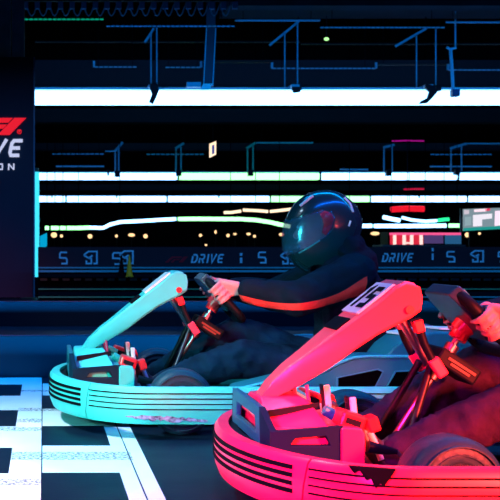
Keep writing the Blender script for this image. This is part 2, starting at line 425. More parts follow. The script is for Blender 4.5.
low_barrier(12.7, 0.245, 0.22, 'low rounded dark barrier further back, before the logo barrier')

# ================================================================== LED TUBES
def led(x0, x1, Y, z0, z1, m, label, group, clamps=()):
    t = empty('tube_light', ((x0+x1)/2, Y, z1), label, 'light', group); o = t.location
    r = (z1-z0)/2; zc = (z0+z1)/2
    ring = lambda x, k=1.0: [(x, Y+r*0.8*k*math.cos(a), zc+r*k*math.sin(a)) for a in [2*math.pi*i/16 for i in range(16)]]
    g_ = 0.002 if Y < 30 else 0.04
    M().loft([ring(x0+g_*0.5,0.9), ring(x0+g_), ring(x1-g_), ring(x1-g_*0.5,0.9)]).build('tube', m, t, smooth=50, off=o)
    M().box(x0+0.01, x1-0.01, Y-0.10, Y+0.10, z1+0.01, z1+0.055).build('housing', HOUS, t, off=o)
    for e in (x0, x1): M().box(e-0.018, e+0.018, Y-0.11, Y+0.11, z1-0.03 if Y < 30 else z0+0.02, z1+0.06).build('end_cap', BLACK, t, off=o)
    for c in clamps:
        M().box(c-0.04, c+0.04, Y-0.19, Y+0.19, z1-0.12, z1+0.14).build('clamp', BLACK, t, off=o)
ordn = ['first', 'second', 'third', 'fourth', 'fifth', 'sixth']
Y1 = 25.7
j = [px(q, Y1) for q in (12, 153, 296, 430, 575)]
for i in range(4):
    led(j[i], j[i+1], Y1, pz(105.2,Y1), pz(90.6,Y1), LEDW, f'thick white tube light, {ordn[i]} from the sign board in the top row', 'tube lights of the top row')
Y2 = 53.0
j = [px(q, Y2) for q in (38, 178, 320, 458, 600)]
for i in range(4):
    led(j[i]+0.02, j[i+1]-0.02, Y2, pz(180,Y2), pz(173,Y2), LEDG if i == 1 else LEDW, f'white tube light, {ordn[i]} from the sign board in the second row down', 'tube lights of the second row', [(j[i]+j[i+1])/2])
Y3 = 77.0
j = [px(q, Y3) for q in (38, 66, 167, 270, 370, 467, 565)]
for i in range(6):
    led(j[i]+0.03, j[i+1]-0.03, Y3, pz(202,Y3), pz(196.2,Y3), LEDG if i == 3 else LEDW, f'thin white tube light, {ordn[i]} from the sign board in the third row down', 'tube lights of the third row', [(j[i]+j[i+1])/2])
# curved low strip over the far track
Y4 = 42.0
def strip(pts, m, label, r=0.068, group='light strips over the far track', Y=Y4):
    P = [Vector((px(a,Y), Y, pz(b,Y))) for a, b in pts]
    t = empty('light_strip', P[0], label, 'light', group); o = P[0].copy()
    M().tube(P, r, 8).build('tube', m, t, smooth=60, off=o)
    M().tube([p+Vector((0,0.09,0.02)) for p in P], r*0.7, 6).build('carrier', DSTEEL, t, off=o)
    q = P[len(P)//2]
    M().tube([q+Vector((0,0.09,0)), Vector((q.x, q.y+0.09, HC-0.02))], 0.012, 6).build('suspension_wire', DARKM, t, off=o)
for k, (a, b) in enumerate([(45,49),(51,59),(60,66),(67,90)]):
    strip([(a,228),((a+b)/2,228),(b,227.6 if k==3 else 228)], LEDG, f'short green-white light strip, {ordn[k]} from the cyan light column', group='short strips beside the light column')
strip([(90,227.6),(103,228),(110,224.5),(120,222),(140,221),(160,219.8),(176,219)], LEDW, 'curved blue-white light strip rising beyond the yellow cone', 0.06)
strip([(178,219),(200,218.8),(220,219),(240,219),(256,220),(270,222.2),(280,224.5),(290,226.5)], LEDG, 'curved green-white light strip dipping towards the helmet')
strip([(300,226.5),(350,226),(372,225.8)], LEDW, 'straight light strip passing behind the helmet')
strip([(374,226),(410,226),(446,225.6)], LEDW, 'straight white light strip above the red booth')
strip([(449,225.6),(458,225.6),(470,225.4)], LEDG, 'short light strip reaching the bright video screen')
strip([(383,217),(392,219),(400,220.5)], LEDW, 'short slanted light strip beneath the red neon bar', 0.07)
strip([(402,217.5),(412,220),(426,221.4),(437,220.6)], LEDW, 'wavy blue-white light strip beneath the red neon bar', 0.05)
strip([(438,220.4),(445,219.4),(449,219.3)], glow('led_green', (0.02,0.9,0.3), 1.5), 'tiny green light strip beside the wavy blue one', 0.06)
strip([(224,212.5),(231,212.5),(241,211)], glow('warm_led', (1.0,0.72,0.5), 1.6), 'short warm light strip beside the helmet, lower end', 0.05, 'warm strips by the helmet')
strip([(243,210),(256,210.5),(268,211.5)], glow('warm_led', (1.0,0.72,0.5), 1.6), 'middle one of the short warm light strips beside the helmet', 0.05, 'warm strips by the helmet')
strip([(270,211.5),(280,210.5),(292,209)], glow('warm_led', (1.0,0.72,0.5), 1.6), 'warm light strip touching the helmet outline', 0.05, 'warm strips by the helmet')
NEON = glow('red_neon', (1.0, 0.01, 0.03), 0.9)
strip([(391,209.5),(408,208.5),(424,209)], NEON, 'blurred red neon bar hanging above the red booth', 0.12, 'coloured neon bars', 50)
strip([(392,141),(408,140.6),(424,141)], glow('magenta_neon', (0.55,0.0,0.35), 0.6), 'thin magenta neon line high above the red booth', 0.03, 'coloured neon bars', 54)
strip([(404,189.3),(414,189),(424,189)], glow('crimson_neon', (0.8,0.0,0.05), 0.7), 'thin crimson neon line above the third tube row', 0.05, 'coloured neon bars', 78)

# cyan light column and small monitor near the sign board
t = empty('light_column', (px(36.6,21), 21, 0), 'tall glowing cyan light column beside the navy sign board', 'light'); o = t.location
M().tube([(o.x,21,pz(277,21)),(o.x,21,pz(172,21))], 0.045, 12).build('tube', LEDC, t, smooth=50, off=o)
M().tube([(o.x,21,pz(172,21)),(o.x,21,pz(168,21))], 0.04, 12).build('top_cap', TEALP, t, smooth=50, off=o)
M().tube([(o.x,21,0.03),(o.x,21,pz(277,21))], 0.03, 10).build('stand', BLACK, t, off=o)
M().box(o.x-0.15,o.x+0.15,20.85,21.15,0,0.03).build('base', BLACK, t, off=o)
t = empty('monitor', (px(43.5,22.5), 22.5, 0), 'small cyan lit monitor beside the light column', 'monitor'); o = t.location
M().prism([(px(a,22.5), pz(b,22.5)) for a, b in [(40,236),(47,233),(47,246),(40,250)]], 22.47, 22.5).build('screen', glow('cyan_screen', (0.0,0.45,0.8), 0.8), t, off=o)
M().box(px(39.4,22.5), px(47.6,22.5), 22.5, 22.56, pz(251,22.5), pz(232,22.5)).build('casing', BLACK, t, off=o)
M().box(o.x-0.03, o.x+0.03, 22.51, 22.56, 0, pz(250,22.5)).build('stand', BLACK, t, off=o)

# bollard lamps
BULB = glow('warm_bulb', (1.0, 0.62, 0.30), 1.5)
spots = [(54,235,3.0,.9,'lamp post with an elongated bulb next to the cyan monitor'),(61.5,236,1.6,1,'lamp post second along from the cyan monitor'),(90,236.3,2.3,1,'lamp post above the hooked symbol on the barrier'),
 (116.5,236,1.5,1,'lamp post above the black cone marker'),(131.5,235,3.4,.5,'lamp post above the yellow cone marker'),(145.5,236.2,2.2,1,'lamp post just past the yellow cone marker'),
 (200.5,235.3,1.6,1,'lamp post above the D of the DRIVE lettering'),(206,245,1.3,.8,'dim lamp post low behind the DRIVE lettering'),(215.5,232,1.2,1.5,'tall lamp post above the E of the DRIVE lettering'),
 (228,235.5,1.7,1,'lamp post just past the DRIVE lettering'),(235,234,1.6,.7,'lamp post between the DRIVE lettering and the dotted mark'),(248.5,234,2.2,.6,'lamp post above the dotted mark'),
 (254.5,236.3,1.5,1,'lamp post just past the dotted mark'),(281.5,234.5,2.6,.6,'lamp post beside the helmet visor'),(375,233.5,4.5,.4,'lamp post with a flat bulb behind the jacket collar'),
 (467.3,234.8,2.5,1,'large round lamp under the video screen'),(479.5,233.5,1.4,1,'small round lamp under the video screen')]
Y5 = 45.0
for a, b, r, sq, lab in spots:
    X, Z = px(a, Y5), pz(b, Y5); R_ = r*Y5/F
    t = empty('lamp_post', (X, Y5, 0), 'warm ' + lab, 'lamp', 'small warm lamps beyond the barrier')
    M().ball((X, Y5, Z), R_, 10, (1,1,sq)).build('bulb', BULB, t, smooth=60, off=t.location)
    M().tube([(X,Y5,0),(X,Y5,Z-R_*sq)], 0.02, 6).build('pole', BLACK, t, off=t.location)

# video screen
Y6 = 40.0
t = empty('video_screen', (px(485,Y6), Y6, 0), 'large bright video screen with pale pink and teal picture', 'screen'); o = t.location
q6 = lambda pts: [(px(a,Y6), pz(b,Y6)) for a, b in pts]
M().prism(q6([(461.5,208),(520,206),(520,229),(461.5,232)]), Y6+0.02, Y6+0.2).build('casing', BLACK, t, off=o)
scr = M().prism(q6([(463,209),(518,207.3),(518,228),(463,231)]), Y6, Y6+0.02).build('display', glow('screen_base', (0.26,0.36,0.42), 0.8), t, off=o)
for pts, c, s_ in [([(474,209.5),(487,208.5),(486,211.5),(474,212)], (1,.75,.85), 1.1), ([(485,208.6),(490,208.4),(490,210.5),(485,211)], (.9,.02,.1), .9),
                 ([(473,215),(492,213.5),(492,218.5),(482,219.5),(482,226),(473,226.5)], (.9,.85,.95), 1.0), ([(495,211),(503,210.5),(503,225),(494.5,226)], (1,.75,.9), 1.1),
                 ([(464,210),(469,210),(469,214),(464,214.5)], (.8,.7,.8), .8), ([(463.5,228),(518,225),(518,228),(463,231)], (.02,.45,.4), .7),
                 ([(465,217),(471,216.5),(471,225),(465,226)], (.35,.5,.55), .8)]:
    M().prism(q6(pts), Y6-0.012, Y6).build('picture_block', glow('screen_light', c, s_), scr, off=o)
M().box(px(470,Y6), px(472,Y6), Y6+0.05, Y6+0.15, 0, pz(231,Y6)).build('post', BLACK, t, off=o)
M().box(px(510,Y6), px(512,Y6), Y6+0.05, Y6+0.15, 0, pz(229,Y6)).build('post', BLACK, t, off=o)
# lit booth
Y7 = 35.0
t = empty('booth', (px(426,Y7), Y7, 0), 'low booth lit red with pale posts, glowing behind the logo barrier', 'booth'); o = t.location
q7 = lambda a, b: (px(a,Y7), pz(b,Y7))
def qbox(nm, x0, x1, y0, y1, d0, d1, m):
    return M().box(px(x0,Y7), px(x1,Y7), Y7+d0, Y7+d1, pz(y1,Y7), pz(y0,Y7)).build(nm, m, t, off=o)
qbox('body', 389, 463, 232, 278, 0.1, 0.9, BLACK)
qbox('red_panel', 391, 424, 234.5, 244.5, 0.06, 0.1, glow('booth_red', (0.95,0.02,0.06), 0.75))
qbox('blue_panel', 425, 444, 235, 243.5, 0.06, 0.1, glow('booth_violet', (0.10,0.06,0.22), 0.7))
qbox('blue_panel', 446, 462, 235, 244, 0.06, 0.1, glow('booth_blue', (0.02,0.12,0.28), 0.8))
qbox('top_strip', 390, 461, 232.6, 235, 0.0, 0.06, glow('booth_pink', (1.0,0.10,0.30), 1.0))
for x_ in (395, 404.5, 412, 421.5):
    qbox('pale_post', x_-1.4, x_+1.4, 235, 244.6, 0.0, 0.06, glow('booth_white', (1.0,0.65,0.60), 1.3))
qbox('pale_bar', 404.5, 410, 242, 244, 0.0, 0.06, glow('booth_white', (1.0,0.65,0.60), 1.1))
qbox('ledge', 381, 464, 244.8, 246.8, -0.15, 0.9, mat('ledge', (0.08,0.25,0.4), 0.5))
# illuminated exit style sign: bright frame with blue inside
Y8 = 50.0
t = empty('hanging_sign', (px(213.5,Y8), Y8, pz(141,Y8)), 'small hanging sign with pale glowing frame and blue face', 'sign'); o = t.location
fr = lambda pts: [(px(a,Y8), pz(b,Y8)) for a, b in pts]
M().plate(fr([(209.3,144),(216,141),(216,154.5),(209.3,158)]), fr([(211.8,145.6),(214.4,144.4),(214.4,153.2),(211.8,154.8)]), Y8-0.04, Y8).build('frame', glow('pale_frame', (1.0,0.75,0.50), 1.4), t, off=o)
M().prism(fr([(209.6,144.6),(215.4,142),(215.4,154),(209.6,157)]), Y8, Y8+0.05).build('face', glow('blue_face', (0.01,0.06,0.35), 0.8), t, off=o)
M().tube([(px(213,Y8),Y8+0.02,pz(143,Y8)),(px(213,Y8),Y8+0.02,HC)], 0.012, 6).build('hanger', BLACK, t, off=o)
t = empty('indicator_lamp', (px(326.5,Y1), Y1, pz(39,Y1)), 'small green indicator lamp hanging under the ceiling', 'lamp'); o = t.location
M().ball(o, 0.045, 10, (1.2,1,.8)).build('bulb', glow('green_bulb', (0.45,1.0,0.35), 1.4), t, smooth=60, off=o)
M().tube([o+Vector((0,0,0.03)), (o.x,o.y,HC)], 0.008, 6).build('cord', BLACK, t, off=o)

# ================================================================== CEILING GEAR
def tray(xa, xb, y, Y, label, ends=(0,0), dashed=True, m=GEARM):
    x0, x1, z = px(xa,Y), px(xb,Y), pz(y,Y)
    s = Y/F
    t = empty('cable_tray', ((x0+x1)/2, Y, z), label, 'cable tray', 'cable trays under the ceiling'); o = t.location
    mb = M()
    if dashed:
        n = max(2, int((xb-xa)/4.6)); st = (x1-x0)/n
        for i in range(n): mb.box(x0+i*st+st*0.14, x0+(i+1)*st-st*0.14, Y-0.02, Y+0.02, z-0.6*s, z+0.6*s)
        mb.box(x0, x1, Y+0.02, Y+0.03, z-0.1*s, z+0.1*s)
    else: mb.box(x0, x1, Y-0.03, Y+0.03, z-0.7*s, z+0.7*s)
    mb.build('rail', m, t, off=o)
    for e, xx in zip(ends, (x0, x1)):
        if e: M().box(xx-1.0*s, xx+1.0*s, Y-0.03, Y+0.03, z, z+e*s).build('end_bracket', m, t, off=o)
    for xx in (x0+(x1-x0)*0.1, x1-(x1-x0)*0.1):
        M().tube([(xx, Y+0.05, z),(xx, Y+0.05, HC)], 0.006, 5).build('drop_rod', DARKM, t, off=o)
GREENG = mat('green_lit_gear', (0.04, 0.55, 0.30), 0.4)
def T(*a, **k): tray(*a, **k)
T(24, 104, 19.3, 24.9, 'green dashed cable tray above the sign board side', m=glow('green_tray_glow', (0.0,0.55,0.30), 0.55))  # cable tray given its own green glow, not a lamp
T(106, 235, 26.2, 25.0, 'dashed cable tray carrying the wide hanging strap')
T(320, 445, 27.5, 25.0, 'dashed cable tray over the second pair of hanger rods')
T(235, 320, 20.5, 25.1, 'plain short rail between two dashed trays', dashed=False)
T(446, 520, 22.3, 25.1, 'plain rail ending at the forked drop pipe', dashed=False)
T(94, 137, 67, 25.9, 'short dashed tray above the first tube light', ends=(6,0))
T(165, 201, 67.4, 25.9, 'short dashed tray beside the wide strap', ends=(0,6))
T(272, 376, 68.4, 25.9, 'long dashed tray with upturned ends above the tube light', ends=(6,6))
T(448, 520, 70, 25.9, 'dashed tray starting at the forked drop pipe', ends=(6,0))
T(203, 270, 62, 26.6, 'faint plain rail behind the wide strap', dashed=False, m=DSTEEL)
T(377, 447, 64.5, 26.6, 'faint plain rail behind the second hanger frame', dashed=False, m=DSTEEL)
T(35, 300, 42, 27.3, 'very long faint rail high above the tube lights', dashed=False, m=DSTEEL)
T(301, 520, 44, 27.3, 'very long faint rail reaching over the video screen side', dashed=False, m=DSTEEL)
T(256, 313, 142.8, 52, 'green tinted rail above the green-white tube light', dashed=False, m=mat('greenish_gear', (0.10,0.5,0.40), 0.4))
T(467, 515, 143.6, 52, 'bright rail above the fourth tube light of the second row', dashed=False)
T(105, 116, 151.2, 52, 'short rail stub joined to the first far hanger frame', dashed=False)
T(52, 104, 154, 52.2, 'thin dashed tray near the sign board, far back')
T(146, 204, 154.3, 52.2, 'thin dashed tray near the small hanging sign', m=mat('teal_gear', (0.05,0.4,0.35), 0.4))
T(430, 492, 154.5, 52.2, 'thin dashed tray above the video screen, far back')
T(56, 104, 166.3, 52.3, 'flat lamp rail just above the second tube row', dashed=False)
T(430, 492, 166.5, 52.3, 'flat lamp rail over the video screen', dashed=False)
T(340, 368, 169.4, 52.3, 'short flat rail over the helmeted driver', dashed=False)

def hanger(xs, ytop, ybot, Y, arm, label, r=0.016, extra=None, m=GEARM):
    t = empty('hanger_frame', (px(xs[0],Y), Y, pz(ybot,Y)), label, 'hanger', 'hanger frames carrying the tube lights'); o = t.location
    for x_, yt in zip(xs, ytop):
        M().tube([(px(x_,Y),Y,pz(yt,Y)),(px(x_,Y),Y,pz(ybot,Y))], r, 6).build('rod', m, t, off=o)
    a, b = arm
    A_, B_ = Vector((px(a[0],Y), Y+0.05, pz(a[1],Y))), Vector((px(b[0],Y), Y+0.05, pz(b[1],Y)))
    M().obox((A_+B_)/2, ((B_-A_).length, 0.05, r*3.0), B_-A_).build('arm', m, t, off=o)
    M().tube([(B_.x,Y+0.08,B_.z),(B_.x,Y+0.08,HC)], 0.01, 5).build('drop_rod', DARKM, t, off=o)
    c = px((xs[0]+xs[-1])/2 if len(xs)>1 and extra is None else xs[-1], Y)
    M().box(c-r*3, c+r*3, Y-0.2, Y+0.1, pz(ybot+4,Y), pz(ybot-2,Y)).build('clamp', BLACK, t, off=o)
    return t
hanger([151,156.8], [32,28], 86, Y1, ((145,42),(154,28)), 'hanger frame holding the joint of the first two thick tube lights')
hanger([284.8,297.5], [34,22], 87, Y1, ((270,45),(299,21)), 'hanger frame near the middle of the top row', extra=1)
hanger([416.5,435.8], [36,29], 88, Y1, ((396,46),(427,28)), 'hanger frame beside the forked drop pipe', extra=1)
hanger([115.2,118.8], [151,148], 173, 52.7, ((115,151),(123,142)), 'small far hanger frame nearest the sign board', 0.035)
hanger([176,181], [148,147], 172, 52.7, ((175.5,148.5),(184,143)), 'small teal far hanger frame beside the hanging sign', 0.035, m=mat('teal_gear', (0.06,0.42,0.38), 0.4))
hanger([247.5,253], [148,145], 172, 52.7, ((246.5,148.5),(256,142.5)), 'small green far hanger frame', 0.035, m=GREENG)
hanger([384,392], [147,145], 172, 52.7, ((383.5,147.5),(395,144.5)), 'small far hanger frame above the red booth', 0.035)
hanger([451,461.5], [148,145], 171, 52.7, ((450.5,148.3),(467,143.4)), 'small far hanger frame over the video screen', 0.035)
# blackened clamps that hang over the big tubes
for xc, pts, lab in [(153, [(150,84),(157,84),(159,90),(156,98),(153,104),(149,102),(152,94),(150,89)], 'black clamp gripping the joint of the first thick tube light'),
                (296, [(292,87),(300,87),(300,92),(294,93),(292,90)], 'black clamp gripping the joint at the middle of the top row'),
                (430, [(426,84),(434,86),(437,92),(432,98),(427,103),(419,104),(421,101),(427,98),(429,92),(425,88)], 'black clamp with a dangling strap on the third joint')]:
    t = empty('tube_clamp', (px(xc,25.4), 25.4, pz(88,25.4)), lab, 'clamp', 'clamps on the top tube row'); o = t.location
    M().prism([(px(a,25.4), pz(b,25.4)) for a, b in pts], 25.36, 25.44).build('strap', BLACK, t, off=o)
    M().box(px(xc-4,25.4), px(xc+4,25.4), 25.44, 25.9, pz(87,25.4), pz(84,25.4)).build('jaw', GEARM, t, off=o)
# wide strap
t = empty('hanging_strap', (px(209,25.3), 25.3, pz(86,25.3)), 'wide dark strap hanging down to the top tube light', 'strap'); o = t.location
q = lambda pts: [(px(a,25.3), pz(b,25.3)) for a, b in pts]
M().prism([(px(206.5,25.3),HC-0.01),(px(206.5,25.3),pz(28,25.3)),(px(203.5,25.3),pz(86,25.3)),(px(213,25.3),pz(86,25.3)),(px(215.5,25.3),pz(28,25.3)),(px(215.5,25.3),HC-0.01)], 25.3, 25.34).build('webbing', mat('webbing', (0.02,0.035,0.06), 0.7), t, off=o)
for off_ in (0, 9.2):
    M().prism(q([(206+off_,28),(207+off_,28),(204+off_,86),(203+off_,86)]), 25.28, 25.3).build('edging', GEARM, t, off=o)
M().prism(q([(203,84),(212.5,84),(209,90),(200,90)]), 25.24, 25.28).build('buckle', mat('pale_metal', (0.7,0.8,0.9), 0.5), t, off=o)
M().box(px(187,25.3), px(201,25.3), 25.3, 25.4, pz(87,25.3), pz(82,25.3)).build('side_bracket', GEARM, t, off=o)
# forked drop pipe
t = empty('drop_pipe', (px(453,25.2), 25.2, pz(96,25.2)), 'forked drop pipe ending in a dark box over the top tube light', 'pipe'); o = t.location
q = lambda a, b: (px(a,25.2), 25.2, pz(b,25.2))
M().tube([(px(455.3,25.2),25.2,HC-0.01), q(455.3,46)], 0.018, 8).build('upper_pipe', GEARM, t, off=o)
M().tube([q(446.5,47), q(450,49), q(456,47.5)], 0.03, 8).build('fork', GEARM, t, off=o)
M().tube([q(450.5,48), q(452,70), q(453,90)], 0.036, 8).build('lower_pipe', GEARM, t, off=o)
M().tube([q(449.5,90), q(453.5,90), q(457.8,90)], [0.05]*3, 4)
M().box(q(450.3,0)[0], q(458,0)[0], 25.05, 25.25, pz(97,25.2), pz(90,25.2)).build('end_box', mat('end_box', (0.02,0.02,0.12), 0.5), t, bevel=0.02, off=o)
# festoon cable
t = empty('festoon_cable', (px(120,24.5), 24.5, pz(10,24.5)), 'looped festoon cable strung under the ceiling', 'cable'); o = t.location
P = []
for i in range(18*8+1):
    xx = 26 + i*11.4/8; ph = (i % 8)/8.0
    P.append((px(xx,24.5), 24.5, pz(8 + 12.5*math.sin(math.pi*ph)**1.0, 25)))
M().tube(P, 0.014, 5).build('cable', mat('cable_sheath', (0.10,0.14,0.20), 0.5), t, off=o)
for i in range(19):
    xx = px(26+i*11.4, 25)
    M().box(xx-0.05, xx+0.05, 24.45, 24.55, pz(9,24.5), pz(2,24.5)).build('trolley', mat('trolley', (0.06,0.08,0.16), 0.5), t, off=o)
M().box(px(24,24.5), px(236,24.5), 24.46, 24.54, pz(1.5,24.5), pz(-1,24.5)).build('runner', DSTEEL, t, off=o)

# ================================================================== THE KARTS (local axes: x from nose to tail, -y is the driver's left side)
BZ0, BZ1 = 0.065, 0.219
def plan(n=26, inset=0.0, xe=0.205):
    """plan curve of the wrap-round bumper from the nose middle to the side, as (x, |y|, nx, ny)"""
    out = [(0.0, 0.0)]
    for i in range(1, n+1):
        a = math.pi/2*i/n
        out.append((0.42-0.42*math.cos(a), 0.72*math.sin(a)))
    out += [(0.6,0.722),(0.9,0.725),(1.2,0.725),(1.5,0.72),(1.8,0.70)]
    for i in range(1,9):
        a = math.pi/2*i/8
        out.append((1.8+0.22*math.sin(a), 0.70-0.22*(1-math.cos(a))))
    out += [(2.02, 0.25), (2.02, 0.0)]
    return out
PL = plan()
FULL = [(x, -y) for x, y in PL] + [(x, y) for x, y in reversed(PL[1:-1])]      # closed loop, first the near (-y) side
def normals(path, closed=True):
    N = len(path); res = []
    for i, p in enumerate(path):
        a, b = path[(i-1)%N], path[(i+1)%N]
        t = Vector((b[0]-a[0], b[1]-a[1])).normalized(); res.append(Vector((t.y, -t.x)))
    return res
NRM = normals(FULL)
cen = Vector((1.0, 0))
NRM = [n if n.dot(Vector(p)-cen) > 0 else -n for n, p in zip(NRM, FULL)]
def piece(test, prof):
    """loft a closed profile of (outward offset, z) along the part of the loop where test(x,y)"""
    segs = []; N = len(FULL); idx = [i for i in range(N) if test(*FULL[i])]
    runs = []; cur = []
    for i in range(2*N):
        if test(*FULL[i % N]): cur.append(i % N)
        else:
            if cur: runs.append(cur); cur = []
            if i >= N: break
    best = max(runs, key=len)
    m = M(); rings = [[(FULL[i][0]+NRM[i].x*o, FULL[i][1]+NRM[i].y*o, z) for o, z in prof] for i in best]
    return m, rings
XS = 0.205
def shift_end(rings, xs_of_z):
    return rings
PROF = [(-0.035,BZ0),(-0.012,BZ0),(0.0,BZ0+0.03),(0.004,0.15),(0.0,BZ1-0.012),(-0.010,BZ1),(-0.045,BZ1),(-0.045,BZ1-0.02),(-0.022,BZ1-0.025),(-0.022,BZ0+0.03)]

def loop_piece(p0, p1, prof, slant=0.0):
    """profile lofted between two arc positions s (0..1 round the loop by length, may be negative)"""
    N = len(FULL); L = [0]
    for i in range(N): L.append(L[-1] + (Vector(FULL[(i+1)%N])-Vector(FULL[i])).length)
    T_ = L[-1]
    def at(s):
        s = s % T_
        for i in range(N):
            if L[i+1] >= s:
                f = (s-L[i])/(L[i+1]-L[i]); a, b = i, (i+1)%N
                p = Vector(FULL[a]).lerp(Vector(FULL[b]), f); n = NRM[a].lerp(NRM[b], f).normalized(); return p, n
        return Vector(FULL[0]), NRM[0]
    k = max(2, int((p1-p0)/0.025)); rings = []
    for j_ in range(k+1):
        f = j_/k; ring = []
        for o_, z in prof:
            zz = (z-BZ0)/(BZ1-BZ0)
            lo = p0 + (slant*zz if p0 > 0 else -slant*zz if p0 < 0 else 0)
            hi = p1 + (slant*zz if p1 > 0 else -slant*zz)
            p, n = at(lo + (hi-lo)*f); ring.append((p.x+n.x*o_, p.y+n.y*o_, z))
        rings.append(ring)
    m = M().loft(rings); return m, T_
def arc_at(x_target):
    d = 0
    for i in range(len(PL)-1):
        seg = Vector(PL[i+1])-Vector(PL[i])
        if PL[i+1][0] >= x_target and seg.x > 0:
            return d + seg.length*(x_target-PL[i][0])/seg.x
        d += seg.length
    return d
SEAM = arc_at(0.145)
TOT = loop_piece(0, 1, PROF)[1]

def wheel(parent, x, y, r, wd, off):
    w_ = bpy.data.objects.new('wheel', None); COL.objects.link(w_); w_.parent = parent; w_.location = (x-off[0], y-off[1], r-off[2])
    h = wd/2; ri = 0.066
    prof = [(ri, -h+0.012),(ri+0.012,-h),(r*0.72,-h-0.004),(r-0.018,-h+0.004),(r-0.004,-h+0.018),(r,-h+0.035),(r,h-0.035),(r-0.004,h-0.018),(r-0.018,h-0.004),(r*0.72,h+0.004),(ri+0.012,h),(ri,h-0.012)]
    M().lathe_y((0,0,0), prof, 56).build('tyre', RUB, w_, smooth=35)
    for rr in (0.095, 0.118):
        for sd in (-1, 1):
            M().lathe_y((0,0,0), [(rr-0.0035, sd*(h-0.002)),(rr-0.002, sd*(h+0.0075)),(rr+0.002, sd*(h+0.0075)),(rr+0.0035, sd*(h-0.002))], 48).build('sidewall_ring', RUB, w_, smooth=50)
    M().lathe_y((0,0,0), [(0.072,-h+0.008),(0.068,-h-0.008),(0.060,-h+0.006),(0.052,-h+0.035),(0.030,-h+0.04),(0.012,-h+0.03),(0.012,h-0.03),(0.052,h-0.035),(0.066,h-0.004),(0.070,h-0.01)], 40).build('rim', STEEL, w_, smooth=30)
    M().lathe_y((0,0,0), [(0.001,-h-0.004),(0.016,-h-0.004),(0.020,-h+0.01),(0.020,h-0.01),(0.001,h-0.01)], 20).build('hub', STEEL, w_, smooth=30)
    return w_

